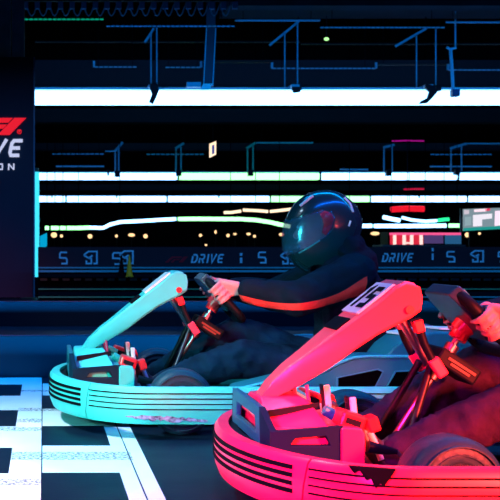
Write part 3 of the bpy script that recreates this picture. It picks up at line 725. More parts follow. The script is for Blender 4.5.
U = Vector((math.cos(math.radians(48)), 0, -math.sin(math.radians(48))))
NV = Vector((math.sin(math.radians(48)), 0, math.cos(math.radians(48))))
WC = Vector((0.805, 0, 0.565))
def make_kart(loc, label):
    K = empty('go_kart', loc, label, 'go-kart', 'rental go-karts racing side by side')
    # bumpers
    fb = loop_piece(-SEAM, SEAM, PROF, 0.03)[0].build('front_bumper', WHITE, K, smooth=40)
    for z in (0.190, 0.168, 0.146, 0.124):
        loop_piece(-SEAM+0.025, SEAM-0.025, [(0.0005,z-0.006),(0.0062,z-0.006),(0.0062,z+0.006),(0.0005,z+0.006)], 0.0)[0].build('stripe', BLACKP, fb)
    half = arc_at(1.79)
    for sgn in (-1, 1):
        a, b = SEAM+0.006, half
        if sgn < 0: m_, _ = loop_piece(a, b, PROF, 0.03)
        else: m_, _ = loop_piece(-b, -a, PROF, 0.03)
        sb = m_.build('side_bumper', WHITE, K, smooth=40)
        for z in (0.194, 0.172, 0.150, 0.128):
            g = [(0.0005,z-0.0022),(0.0060,z-0.0022),(0.0060,z+0.0022),(0.0005,z+0.0022)]
            (loop_piece(a+0.03, b, g)[0] if sgn < 0 else loop_piece(-b, -a-0.03, g)[0]).build('groove', BLACKP, sb)
    loop_piece(half+0.006, TOT-half-0.006, PROF)[0].build('rear_bumper', BLACK, K, smooth=40)
    # black cushion inside the bumper
    loop_piece(-SEAM-0.3, SEAM+0.3, [(-0.045,0.10),(-0.045,0.205),(-0.075,0.21),(-0.085,0.19),(-0.085,0.10)])[0].build('bumper_cushion', BLACK, K, smooth=40)
    # chassis
    M().box(0.12, 1.70, -0.33, 0.33, 0.045, 0.055).build('floor_pan', DSTEEL, K)
    for y in (-0.34, 0.34):
        M().tube([(0.10,y*0.6,0.07),(0.2,y,0.07),(0.9,y,0.07),(1.2,y*1.1,0.07),(1.85,y,0.07)], 0.016, 8).build('chassis_tube', DSTEEL, K, smooth=50)
    M().tube([(0.552,-0.62,0.14),(0.552,-0.4,0.12),(0.552,0.4,0.12),(0.552,0.62,0.14)], 0.014, 8).build('front_axle', DSTEEL, K, smooth=50)
    M().tube([(1.66,-0.6,0.14),(1.66,0.6,0.14)], 0.02, 10).build('rear_axle', DSTEEL, K, smooth=50)
    for y in (-0.54, 0.54): wheel(K, 0.557, y, 0.141, 0.14, (0,0,0))
    for y in (-0.49, 0.49): wheel(K, 1.66, y, 0.14, 0.18, (0,0,0))
    # front plates around the tray
    M().plate([(-0.27,0.205),(0.27,0.205),(0.255,0.322),(-0.255,0.322)], [(-0.19,0.238),(0.19,0.238),(0.17,0.285),(-0.17,0.285)], 0.085, 0.104,
              lambda a, b, d: (d, a, b)).build('front_plate', GREY, K, bevel=0.005, segs=2)
    for sg in (-1, 1):
        y0, y1 = sorted((sg*0.35, sg*0.325))
        M().plate([(0.10,0.17),(0.315,0.17),(0.315,0.278),(0.10,0.262)], [(0.16,0.222),(0.275,0.222),(0.262,0.25),(0.175,0.242)], y0, y1).build('side_plate', DGREY, K, bevel=0.004)
        y0, y1 = sorted((sg*0.36, sg*0.29))
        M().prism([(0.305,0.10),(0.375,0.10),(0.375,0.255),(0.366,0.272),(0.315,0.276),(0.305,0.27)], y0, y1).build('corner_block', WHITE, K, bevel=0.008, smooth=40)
        M().add([(0.085,sg*0.27,0.205),(0.10,sg*0.35,0.17),(0.12,sg*0.345,0.17),(0.104,sg*0.26,0.205),(0.085,sg*0.255,0.322),(0.10,sg*0.35,0.262),(0.12,sg*0.345,0.262),(0.104,sg*0.25,0.322)],
                [(0,3,2,1),(4,5,6,7),(0,1,5,4),(1,2,6,5),(2,3,7,6),(3,0,4,7)]).build('corner_web', DGREY, K)
    # sloped coloured tray under the fairing
    T1 = [(0.08,-0.34,0.262),(0.40,-0.34,0.262),(0.40,0.34,0.262),(0.08,0.34,0.262)]
    mb = M().box(0.125, 0.36, -0.32, 0.32, 0.215, 0.262)
    vs = [(0.105,-0.25,0.26),(0.29,-0.31,0.26),(0.29,0.31,0.26),(0.105,0.25,0.26),(0.115,-0.10,0.328),(0.25,-0.16,0.332),(0.25,0.16,0.332),(0.115,0.10,0.328)]
    mb.add(vs, [(0,3,2,1),(4,5,6,7),(0,1,5,4),(1,2,6,5),(2,3,7,6),(3,0,4,7)])
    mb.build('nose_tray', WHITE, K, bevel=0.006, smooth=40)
    M().obox((0.20,-0.20,0.306), (0.16,0.012,0.02), (0.9,0.1,0.12)).build('tray_strip', BLACK, K)
    M().obox((0.20,0.20,0.306), (0.16,0.012,0.02), (0.9,-0.1,0.12)).build('tray_strip', BLACK, K)
    # fairing
    side = [(.135,.300),(.181,.372),(.235,.423),(.297,.470),(.38,.538),(.44,.585),(.503,.632),(.56,.680),(.590,.694),(.615,.688),(.632,.668),(.640,.635),(.636,.600),
            (.603,.577),(.557,.555),(.503,.526),(.446,.486),(.36,.420),(.276,.367),(.20,.325)]
    def hw(x): return 0.045 + 0.075*min(1, max(0, (x-0.16)/0.36))
    ys = [-1, -0.93, -0.6, 0, 0.6, 0.93, 1]
    cenS = (sum(p[0] for p in side)/len(side), sum(p[1] for p in side)/len(side))
    rings = []
    for k in ys:
        ring = []
        for (x, z) in side:
            inz = 0.010 if abs(k) == 1 else 0.0
            d = Vector((cenS[0]-x, cenS[1]-z))
            nrm = 0.0
            ring.append((x, k*hw(x), z + (-inz if (z-(0.305+(x-.135)*0.76)) > 0 else inz)))
        rings.append(ring)
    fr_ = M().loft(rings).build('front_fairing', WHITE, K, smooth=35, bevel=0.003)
    # number plate lies on the upper face, just above it
    a, b = Vector((0.445,0,0.589)), Vector((0.560,0,0.680)); tdir = (b-a).normalized(); nd = Vector((-tdir.z,0,tdir.x))
    pl_c = (a+b)/2 + nd*0.003
    npl = M().obox(pl_c, ((b-a).length*1.0, 0.20, 0.006), tdir, nd).build('number_plate', mat('number_plate_white', (0.85,0.85,0.85), 0.3), fr_)
    M().obox((0.402,0,0.5575), (0.055, 0.17, 0.006), (0.79,0,0.62), nd).build('black_sticker', BLACKP, fr_)
    for s_ in (-1, 1):
        M().lathe_y((0.598, s_*0.120, 0.605), [(0.001,-0.006),(0.013,-0.006),(0.014,0.006),(0.001,0.006)], 14).build('bolt', REDP, fr_, smooth=30)
    # struts and steering
    for y in (-0.10, 0.10):
        M().tube([(0.60,y,0.575),(0.625,y,0.50),(0.66,y,0.43)], [0.016,0.013,0.013], 10).build('fairing_strut', BLACK, K, smooth=50)
        M().obox((0.607,y,0.553), (0.04,0.036,0.03), (0.3,0,-1)).build('strut_clamp', REDP, K, bevel=0.004)
        M().obox((0.668,y,0.425), (0.065,0.03,0.035), (0.55,0,-0.85)).build('strut_foot', mat('pink_red_bracket', (0.75,0.05,0.10), 0.35), K, bevel=0.006)
    M().tube([(0.555,-0.08,0.58),(0.66,-0.03,0.43)], 0.014, 10).build('support_tube', STEEL, K, smooth=50)
    M().tube([(0.26,-0.10,0.37),(0.275,-0.11,0.24)], 0.006, 8).build('fairing_stay', mat('stay', (0.5,0.05,0.12), 0.4), K)
    M().tube([(0.26,0.10,0.37),(0.275,0.11,0.24)], 0.006, 8).build('fairing_stay', mat('stay', (0.5,0.05,0.12), 0.4), K)
    cb, ct = Vector((0.52,0,0.13)), WC - NV*0.02
    dcol = (ct-cb).normalized()
    M().tube([cb, ct], 0.011, 12).build('steering_column', STEEL, K, smooth=50)
    for f, rr, ln in ((0.62,0.02,0.03),(0.80,0.022,0.05),(0.92,0.030,0.03)):
        p = cb.lerp(ct, f); M().tube([p-dcol*ln/2, p+dcol*ln/2], rr, 14).build('column_collar', STEEL if f < .9 else REDP, K, smooth=40, bevel=0.002)
    bx = M().obox((0.742,0,0.425), (0.145,0.15,0.055), (0.78,0,-0.50)).build('display_box', BLACK, K, bevel=0.008)
    for k_, wd_ in ((0.0, 0.10),(-0.022, 0.07)):
        M().obox(Vector((0.742,-0.077,0.425))+Vector((-0.50,0,-0.78))*-k_*0.6+Vector((0.01,0,0.0)), (wd_,0.004,0.008), (0.78,0,-0.50)).build('red_display', glow('red_display', (0.9,0.03,0.0), 0.5), bx)
    for y in (-0.06, 0.06):
        M().tube([(0.66,y,0.43),(0.56,y*2.5,0.20),(0.52,y*3.5,0.07)], 0.012, 8).build('column_bracket', DSTEEL, K, smooth=50)
    # steering wheel
    W = bpy.data.objects.new('steering_wheel', None); COL.objects.link(W); W.parent = K; W.location = WC
    pts = []
    outline = [(-0.150,-0.06),(-0.150,0.0),(-0.150,0.06)]
    rc = 0.055
    for cu, cv, a0 in ((0.075,0.098,0),(-0.060,0.098,90),(-0.060,-0.098,180),(0.075,-0.098,270)):
        for q in range(7):
            a = math.radians(a0 + 15*q); pts.append((cu + rc*math.cos(a), cv + rc*math.sin(a)))
    rim = [U*u + Vector((0,v,0)) for u, v in pts]
    M().tube(rim, 0.0195, 12, loop=True).build('grip', BLACK, W, smooth=50)
    body = [(-0.140,-0.125),(-0.140,0.125),(-0.10,0.142),(-0.02,0.142),(0.06,0.10),(0.06,-0.10),(-0.02,-0.142),(-0.10,-0.142)]
    vs = [tuple(U*u + Vector((0,v,0)) + NV*d) for d in (-0.026, 0.020) for u, v in body]; n8 = len(body)
    M().add(vs, [tuple(range(n8)), tuple(range(2*n8-1,n8-1,-1))]+[(i,n8+i,n8+(i+1)%n8,(i+1)%n8) for i in range(n8)]).build('centre_pad', mat('wheel_pad', (0.02,0.05,0.07), 0.28), W, bevel=0.007, smooth=40)
    M().tube([-NV*0.055, -NV*0.02], [0.03,0.04], 16).build('hub', REDP, W, smooth=40)
    for v in (-1, 1):
        M().tube([U*0.0, U*0.07+Vector((0,v*0.10,0)), U*0.085+Vector((0,v*0.125,0))], 0.010, 8).build('spoke', DSTEEL, W, smooth=50)
    for v in (-0.085, 0.085):
        M().obox(U*-0.10+Vector((0,v,0))+NV*0.024, (0.03,0.03,0.012), U, NV).build('button', TEALP, W, bevel=0.003)
    # pedals and small boxes in front of the feet
    for y in (-0.17, 0.17):
        pd = M().tube([(0.40,y,0.07),(0.385,y,0.20),(0.372,y,0.325)], [0.008,0.009,0.010], 8).build('pedal', DSTEEL, K, smooth=50)
        M().obox((0.376,y,0.30), (0.085,0.055,0.010), (-0.15,0,1), (-1,0,0)).build('pad', BLACK, pd, bevel=0.003)
        M().obox((0.382,y-0.035,0.285), (0.12,0.010,0.020), (-0.1,0,1), (-1,0,0)).build('pale_cover', mat('pale_pink_plastic', (0.85,0.75,0.75), 0.35), pd, bevel=0.004)
    for y in (-0.27, 0.27):
        bb = M().obox((0.350,y,0.285), (0.075,0.10,0.050), (0.9,0,-0.3)).build('red_reservoir', REDP, K, bevel=0.008)
        M().obox((0.350,y-0.052,0.285), (0.045,0.004,0.018), (0.9,0,-0.3)).build('dark_label', BLACK, bb)
        M().obox((0.415,y,0.275), (0.035,0.07,0.045), (0.9,0,0.3)).build('red_cap', REDP, K, bevel=0.006)
    for y in (-0.22, 0.22):
        M().tube([(0.285,y,0.31),(0.33,y,0.285)], 0.017, 12).build('teal_cylinder', TEALP, K, smooth=50, bevel=0.003)
    for y in (-0.33, 0.33):
        M().tube([(0.39,y,0.215),(0.44,y,0.205),(0.475,y,0.20)], [0.018,0.014,0.008], 12).build('black_hose_end', BLACK, K, smooth=50)
        M().tube([(0.435,y,0.207),(0.475,y,0.200),(0.53,y,0.13)], 0.006, 8).build('brake_line', STEEL, K, smooth=50)
        M().tube([(0.46,y*.6,0.12),(0.40,y*.7,0.16),(0.36,y*.8,0.14)], 0.010, 8).build('tie_rod', STEEL, K, smooth=50)
    # seat
    seatp = [(1.08,0.10),(1.12,0.075),(1.42,0.07),(1.52,0.12),(1.60,0.30),(1.655,0.54),(1.66,0.58),(1.63,0.59),(1.585,0.50),(1.53,0.30),(1.46,0.14),(1.36,0.115),(1.14,0.12)]
    rings = []
    for k in (-1,-0.85,-0.5,0,0.5,0.85,1):
        wv = 0.20; up = 0.09*(abs(k)**3)
        rings.append([(x - 0.03*(abs(k)**3)*(1 if z > 0.2 else 0), k*wv, z+up*(1 if z < 0.2 else 0.0)) for x, z in seatp])
    M().loft(rings).build('seat', BLACK, K, smooth=45)
    for sg in (-1, 1):
        y0, y1 = sorted((sg*0.25, sg*0.228))
        M().prism([(1.14,.08),(1.20,.16),(1.29,.29),(1.325,.40),(1.37,.50),(1.43,.572),(1.50,.600),(1.58,.592),(1.66,.50),(1.62,.30),(1.52,.10),(1.40,.06)], y0, y1).build('seat_side', BLACK, K, bevel=0.010, smooth=40, segs=3)
    # side pods
    pod = [(.785,.10),(.785,.198),(.80,.205),(.98,.248),(1.06,.262),(1.149,.278),(1.22,.315),(1.276,.335),(1.34,.340),(1.90,.335),(1.93,.31),(1.94,.10)]
    pods = [[(1.208,.205),(1.208,.252),(1.374,.286),(1.395,.277),(1.353,.197)], [(1.402,.193),(1.452,.277),(1.523,.280),(1.560,.270),(1.560,.193)], [(1.62,.193),(1.62,.275),(1.82,.27),(1.85,.193)]]
    for sg in (-1, 1):
        y0, y1 = sorted((sg*0.645, sg*0.40))
        p_ = M().prism(pod, y0, y1).build('side_pod', GREY, K, bevel=0.012, smooth=40, segs=3)
        ed = M().tube([(x, sg*0.645, z+0.002) for x, z in pod[1:9]+[(1.90,.337)]], 0.007, 8).build('pod_edging', mat('pale_edging', (0.04,0.42,0.46), 0.5, spec=0.15), p_, smooth=50)
        for wv in pods:
            ya, yb = sorted((sg*0.650, sg*0.640)); M().prism(wv, ya, yb).build('pod_opening', OPENB, p_, bevel=0.003)
            cx = sum(q[0] for q in wv)/len(wv); cz = sum(q[1] for q in wv)/len(wv)
            big = [(cx+(q[0]-cx)*1.08, cz+(q[1]-cz)*1.14) for q in wv]
            M().plate(big, wv, min(ya,yb)-0.002, max(ya,yb)).build('opening_trim', mat('slate_edging', (0.02,0.22,0.27), 0.5, spec=0.15), p_)
        cov = [(1.40,.325),(1.44,.375),(1.50,.418),(1.62,.440),(1.80,.436),(1.90,.41),(1.94,.35),(1.94,.30),(1.40,.30)]
        ya, yb = sorted((sg*0.58, sg*0.27))
        e_ = M().prism([(x+0.02, z) for x, z in cov], ya, yb, None).build('engine_cover', GREY, K, bevel=0.022, smooth=40, segs=3)
        for q0, q1 in (((1.50,.422),(1.62,.444)),((1.66,.446),(1.80,.444))):  # white patches painting specular reflections on the engine cover
            M().add([(q0[0], sg*0.33, q0[1]+.006),(q1[0], sg*0.36, q1[1]+.006),(q1[0]-.02, sg*0.50, q1[1]+.006),(q0[0]+.03, sg*0.47, q0[1]+.006),
                     (q0[0], sg*0.33, q0[1]-.002),(q1[0], sg*0.36, q1[1]-.002),(q1[0]-.02, sg*0.50, q1[1]-.002),(q0[0]+.03, sg*0.47, q0[1]-.002)],
                    [(0,1,2,3),(4,7,6,5),(0,4,5,1),(1,5,6,2),(2,6,7,3),(3,7,4,0)]).build('white_glint', mat('white_glint', (0.85,0.88,0.9), 0.3), e_)
    return K
LA = Vector((0.033, 5.81, 0)); LB = Vector((0.560, 3.917, 0))
KA = make_kart(LA, 'white go-kart lit teal, driven by the person in the black helmet')
KB = copy_tree(KA); KB.location = LB
KB['label'] = 'go-kart glowing pink and red, carrying the number plate 15'
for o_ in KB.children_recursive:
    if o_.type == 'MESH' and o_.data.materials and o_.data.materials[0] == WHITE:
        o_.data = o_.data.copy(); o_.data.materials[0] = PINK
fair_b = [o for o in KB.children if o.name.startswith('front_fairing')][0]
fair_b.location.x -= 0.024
fair_b.data.materials[0] = mat('white_fairing_coral_light', (1.0, 0.11, 0.13), 0.34, coat=0.05)  # white plastic again, coral tint of the red light painted in
# its number plate digits
fair = [o for o in COL.objects if o.parent == KB and o.name.startswith('front_fairing')][0]
npl = [o for o in COL.objects if o.parent == fair and o.name.startswith('number_plate')][0]
a, b = Vector((0.445,0,0.589)), Vector((0.560,0,0.680)); td = (b-a).normalized(); nd = Vector((-td.z,0,td.x)); pc = (a+b)/2 + nd*0.0075
for i, ch in enumerate('15'):
    mb = M()
    strokes(mb, ch, lambda u,v,d,i=i: tuple(pc + Vector((0,-1,0))*(u - 0.085 + i*0.088) + td*(v-0.050) + nd*d), 0.075, 0.10, 0.020, 0.002)
    mb.build('digit', BLACKP, npl)
for o_ in KB.children:
    if o_.name.startswith('wheel') and o_.location.x < 1: o_.rotation_euler = (0, 0, math.radians(8))
# torn black patch on its near bumper
sb = [o for o in COL.objects if o.parent == KB and o.name.startswith('side_bumper')][0]
def on_near(x, z, d): return (x, -0.7225 if x > .42 else -(0.72*math.sqrt(max(0, 1-((0.42-x)/0.42)**2))) - d, z)
pt = [(0.250,0.219),(0.262,0.200),(0.275,0.212),(0.290,0.185),(0.300,0.192),(0.312,0.165),(0.322,0.182),(0.330,0.170),(0.345,0.195),(0.352,0.205),(0.360,0.219)]
vs = [on_near(x, z, 0.010) for x, z in pt] + [on_near(x, z, -0.002) for x, z in pt]; n_ = len(pt)
M().add(vs, [tuple(range(n_)), tuple(range(2*n_-1,n_-1,-1))]+[(i,n_+i,n_+(i+1)%n_,(i+1)%n_) for i in range(n_)]).build('torn_patch', BLACKP, sb)

# long scrape along the lower edge of the teal-lit kart's near bumper
sa = [o for o in COL.objects if o.parent == KA and o.name.startswith('side_bumper')][0]
rnd = random.Random(3); N_ = 26; top_, bot_ = [], []
for q in range(N_+1):
    x = 0.31 + 0.34*q/N_; k_ = math.sin(math.pi*min(1, (q+0.5)/(N_+1)))**0.6
    zc_ = 0.098 - 0.016*q/N_; top_.append((x, zc_ + k_*rnd.uniform(0.003,0.014))); bot_.append((x, zc_ - k_*rnd.uniform(0.003,0.016)))
ring_ = top_ + bot_[::-1]; n_ = len(ring_)
m_ = M().add([on_near(x, z, 0.0062) for x, z in ring_] + [on_near(x, z, 0.0) for x, z in ring_],
    [(q, q+1, n_-2-q, n_-1-q) for q in range(N_)] + [(q, n_+q, n_+(q+1)%n_, (q+1)%n_) for q in range(n_)])
m_.build('scrape', mat('scraped_plastic', (0.30,0.26,0.45), 0.8, var=0.9, bscale=60), sa)

# ================================================================== PEOPLE
def remesh(ob, voxel, smooth_it=3, disp=0.0, dscale=0.1):
    r = ob.modifiers.new('r', 'REMESH'); r.mode = 'VOXEL'; r.voxel_size = voxel; r.use_smooth_shade = True
    s_ = ob.modifiers.new('s', 'SMOOTH'); s_.iterations = smooth_it; s_.factor = 0.6
    dg = bpy.context.evaluated_depsgraph_get(); dg.update()
    me = bpy.data.meshes.new_from_object(ob.evaluated_get(dg))
    ob.modifiers.clear(); ob.data = me
    if disp:
        for v in me.vertices:
            n1 = noise.noise(Vector((v.co.x*2.2, v.co.y*2.2, v.co.z*2.2))/dscale)
            n2 = 1-abs(noise.noise(Vector((v.co.x*0.8+v.co.z*0.5, v.co.y*0.8, v.co.z*0.9))/dscale + Vector((5,3,1))))*2
            q3 = Vector((v.co.x*0.9+v.co.z*0.6, v.co.y*0.8, v.co.z*0.6-v.co.x*0.3))/(dscale*0.42)
            n3 = 1-abs(noise.noise(q3 + Vector((9,1,4))))*2.2
            v.co += v.normal*disp*(n1*0.6 + n2*0.7 + n3*0.45)
    me.shade_smooth()
    return ob

def jacket_material(stripe):
    m = mat('driver_jacket', (0.003, 0.009, 0.020), 0.8, bump=1.0, bscale=10, var=0.3, spec=0.12)
    if not stripe: return m
    nt = m.node_tree; L = nt.links.new; b = nt.nodes['Principled BSDF']
    old = b.inputs['Base Color'].links[0].from_socket
    tc = nt.nodes.new('ShaderNodeTexCoord'); sp = nt.nodes.new('ShaderNodeSeparateXYZ'); L(tc.outputs['Object'], sp.inputs[0])
    ox = 1.30
    def curve(pts, lo, hi):
        mr = nt.nodes.new('ShaderNodeMapRange'); mr.inputs[1].default_value = 0.80-ox; mr.inputs[2].default_value = 1.50-ox; L(sp.outputs[0], mr.inputs[0])
        fc = nt.nodes.new('ShaderNodeFloatCurve'); c = fc.mapping.curves[0]
        P = [((x-0.80)/0.70, (v-lo)/(hi-lo)) for x, v in pts]
        c.points[0].location = P[0]; c.points[1].location = P[-1]
        for q in P[1:-1]: c.points.new(*q)
        fc.mapping.update(); L(mr.outputs[0], fc.inputs[1])
        o2 = nt.nodes.new('ShaderNodeMapRange'); o2.inputs[3].default_value = lo; o2.inputs[4].default_value = hi; L(fc.outputs[0], o2.inputs[0]); return o2.outputs[0]
    zc = curve([(0.80,0.590),(0.841,0.577),(0.93,0.553),(1.05,0.537),(1.155,0.543),(1.276,0.570),(1.42,0.628),(1.50,0.66)], 0.5, 0.7)
    hwv = curve([(0.80,0.014),(0.841,0.015),(1.05,0.015),(1.155,0.018),(1.276,0.021),(1.42,0.042),(1.50,0.05)], 0.0, 0.1)
    def op(o, a, c):
        n = nt.nodes.new('ShaderNodeMath'); n.operation = o
        for i, q in enumerate((a, c)):
            if isinstance(q, (int, float)): n.inputs[i].default_value = q
            else: L(q, n.inputs[i])
        return n.outputs[0]
    k = op('LESS_THAN', op('ABSOLUTE', op('SUBTRACT', sp.outputs[2], zc), 0), hwv)
    k = op('MULTIPLY', k, op('LESS_THAN', sp.outputs[0], 1.428-ox))
    k = op('MULTIPLY', k, op('GREATER_THAN', op('ABSOLUTE', sp.outputs[1], 0), 0.185))
    mx = nt.nodes.new('ShaderNodeMix'); mx.data_type = 'RGBA'; L(k, mx.inputs[0]); L(old, mx.inputs[6]); mx.inputs[7].default_value = (1.0, 0.06, 0.05, 1)
    L(mx.outputs[2], b.inputs['Base Color'])
    return m

HO = [(1.300,1.073),(1.225,1.058),(1.165,1.015),(1.126,0.955),(1.108,0.895),(1.104,0.835),(1.110,0.785),(1.140,0.742),(1.178,0.705),(1.225,0.681),(1.280,0.676),(1.340,0.705),(1.400,0.755),(1.442,0.815),(1.468,0.880),(1.472,0.930),(1.450,0.990),(1.405,1.038),(1.355,1.066)]
def helmet(P, off, m_shell, visor_m):
    C = Vector((1.295, 0.885)); W = 0.128
    # outline radius by angle
    def cr(pts, n=120):
        out = []; N = len(pts)
        for i in range(N):
            p0, p1, p2, p3 = [Vector(pts[(i+k)%N]) for k in (-1,0,1,2)]
            for q in range(n//N+1):
                t = q/(n//N+1)
                out.append(0.5*((2*p1)+(-p0+p2)*t+(2*p0-5*p1+4*p2-p3)*t*t+(-p0+3*p1-3*p2+p3)*t**3))
        return out
    OUT = cr(HO); n = len(OUT); K_ = 34
    V = []; Fc = []
    rho = [math.sin(math.pi/2*k/K_) for k in range(K_+1)]
    for k in range(-K_, K_+1):           # k=-K pole near side ... 0 rim ... K pole far side
        r_ = math.sin(math.pi/2*(K_-abs(k))/K_) if abs(k) < K_ else 0.001
        y = (-1 if k < 0 else 1)*W*(max(0,1-r_**2.5))**(1/2.5)
        for p in OUT:
            q = C + (p-C)*r_
            V.append((q.x, y, q.y))
    R2 = 2*K_+1
    vis_poly = [(1.07,.918),(1.13,.930),(1.20,.955),(1.26,.975),(1.305,.965),(1.318,.935),(1.305,.885),(1.275,.850),(1.20,.806),(1.13,.770),(1.07,.752)]
    neck_poly = [(1.20,0.66),(1.27,0.66),(1.34,0.695),(1.42,0.765),(1.40,0.78),(1.22,0.71)]
    def inside(x, z, poly):
        c = False
        for i in range(len(poly)):
            (x1,z1),(x2,z2) = poly[i], poly[i-1]
            if (z1 > z) != (z2 > z) and x < (x2-x1)*(z-z1)/(z2-z1)+x1: c = not c
        return c
    fs, fv = [], []
    for k in range(R2-1):
        for i in range(n):
            j_ = (i+1)%n; f = (k*n+i, k*n+j_, (k+1)*n+j_, (k+1)*n+i)
            cx = sum(V[q][0] for q in f)/4; cz = sum(V[q][2] for q in f)/4; cy = sum(V[q][1] for q in f)/4
            if inside(cx, cz, vis_poly): fv.append(f)
            elif inside(cx, cz, neck_poly) and abs(cy) < 0.09: continue
            else: fs.append(f)
    sh = M().add(V, fs).build('helmet', m_shell, P, smooth=50, off=off)
    so = sh.modifiers.new('thick', 'SOLIDIFY'); so.thickness = 0.012; so.offset = -1
    CC = Vector((1.295,0,0.885))
    V2 = [tuple(CC + (Vector(q)-CC)*1.018) for q in V]
    vi = M().add(V2, fv).build('visor', visor_m, sh, smooth=60, off=off)
    so = vi.modifiers.new('thick', 'SOLIDIFY'); so.thickness = 0.003; so.offset = -1
    def surf(x, z, sgn, k=1.0):
        d = Vector((x,z))-C; 
        best = min(OUT, key=lambda p: abs(math.atan2((p-C).y,(p-C).x)-math.atan2(d.y,d.x)))
        r_ = min(0.999, d.length/(best-C).length); return (x, sgn*W*(1-r_**2.5)**(1/2.5)*k, z)
    for sg in (-1, 1):
        rp = [(1.250,.958),(1.275,.972),(1.303,.960),(1.312,.935),(1.300,.890),(1.276,.858),(1.258,.872),(1.268,.915)]
        fan = [surf(1.285,.92,sg,1.055)]+[surf(x,z,sg,1.045) for x,z in rp]+[surf(1.285,.92,sg,0.99)]+[surf(x,z,sg,0.98) for x,z in rp]
        n_ = len(rp)
        M().add(fan, [(0,1+q,1+(q+1)%n_) for q in range(n_)]+[(n_+1,n_+2+(q+1)%n_,n_+2+q) for q in range(n_)]+[(1+q,n_+2+q,n_+2+(q+1)%n_,1+(q+1)%n_) for q in range(n_)]).build('pivot_cover', mat('red_pivot_cover', (0.6,0.02,0.05), 0.2, bump=0.6, bscale=60), sh, off=off)
        c = surf(1.285, 0.925, sg, 1.04)
        M().lathe_y((c[0], c[1], c[2]), [(0.001,-0.007),(0.014,-0.007),(0.022,-0.003),(0.023,0.008),(0.001,0.008)], 24).build('visor_pivot', mat('red_pivot', (0.6,0.03,0.05), 0.25), sh, smooth=30, off=off)
        for pts_, nm, mm, rr in (([(1.17,0.995),(1.20,1.02),(1.23,1.042)], 'brow_glint', mat('pale_vent_glint', (0.35,0.65,0.7), 0.3), 0.008),  # pale raised strip painting the wedge highlight on the shell
                             ([(1.375,1.035),(1.40,1.005),(1.41,0.965)], 'rear_vent', mat('pale_vent_glint', (0.35,0.65,0.7), 0.3), 0.007),
                             ([(1.16,0.775),(1.20,0.80),(1.25,0.835)], 'chin_trim', mat('trim_teal', (0.05,0.4,0.45), 0.3), 0.004),
                             ([(1.385,0.90),(1.395,0.925)], 'small_badge', SOLE, 0.005)):
            M().tube([surf(x, z, sg, 1.0) for x, z in pts_], rr, 8).build(nm, mm, sh, smooth=50, off=off)
    return sh

def visor_material():
    m = bpy.data.materials.new('tinted_visor'); m.use_nodes = True; nt = m.node_tree; nt.nodes.clear(); L = nt.links.new
    o = nt.nodes.new('ShaderNodeOutputMaterial'); mx = nt.nodes.new('ShaderNodeMixShader'); tr = nt.nodes.new('ShaderNodeBsdfTransparent'); gl = nt.nodes.new('ShaderNodeBsdfPrincipled')
    tr.inputs[0].default_value = (0.95, 0.80, 0.95, 1); mx.inputs[0].default_value = 0.24
    gl.inputs['Base Color'].default_value = (0.10, 0.42, 0.60, 1); gl.inputs['Roughness'].default_value = 0.18; gl.inputs['Metallic'].default_value = 0.55
    L(tr.outputs[0], mx.inputs[1]); L(gl.outputs[0], mx.inputs[2]); L(mx.outputs[0], o.inputs[0]); return m
VIS = visor_material()

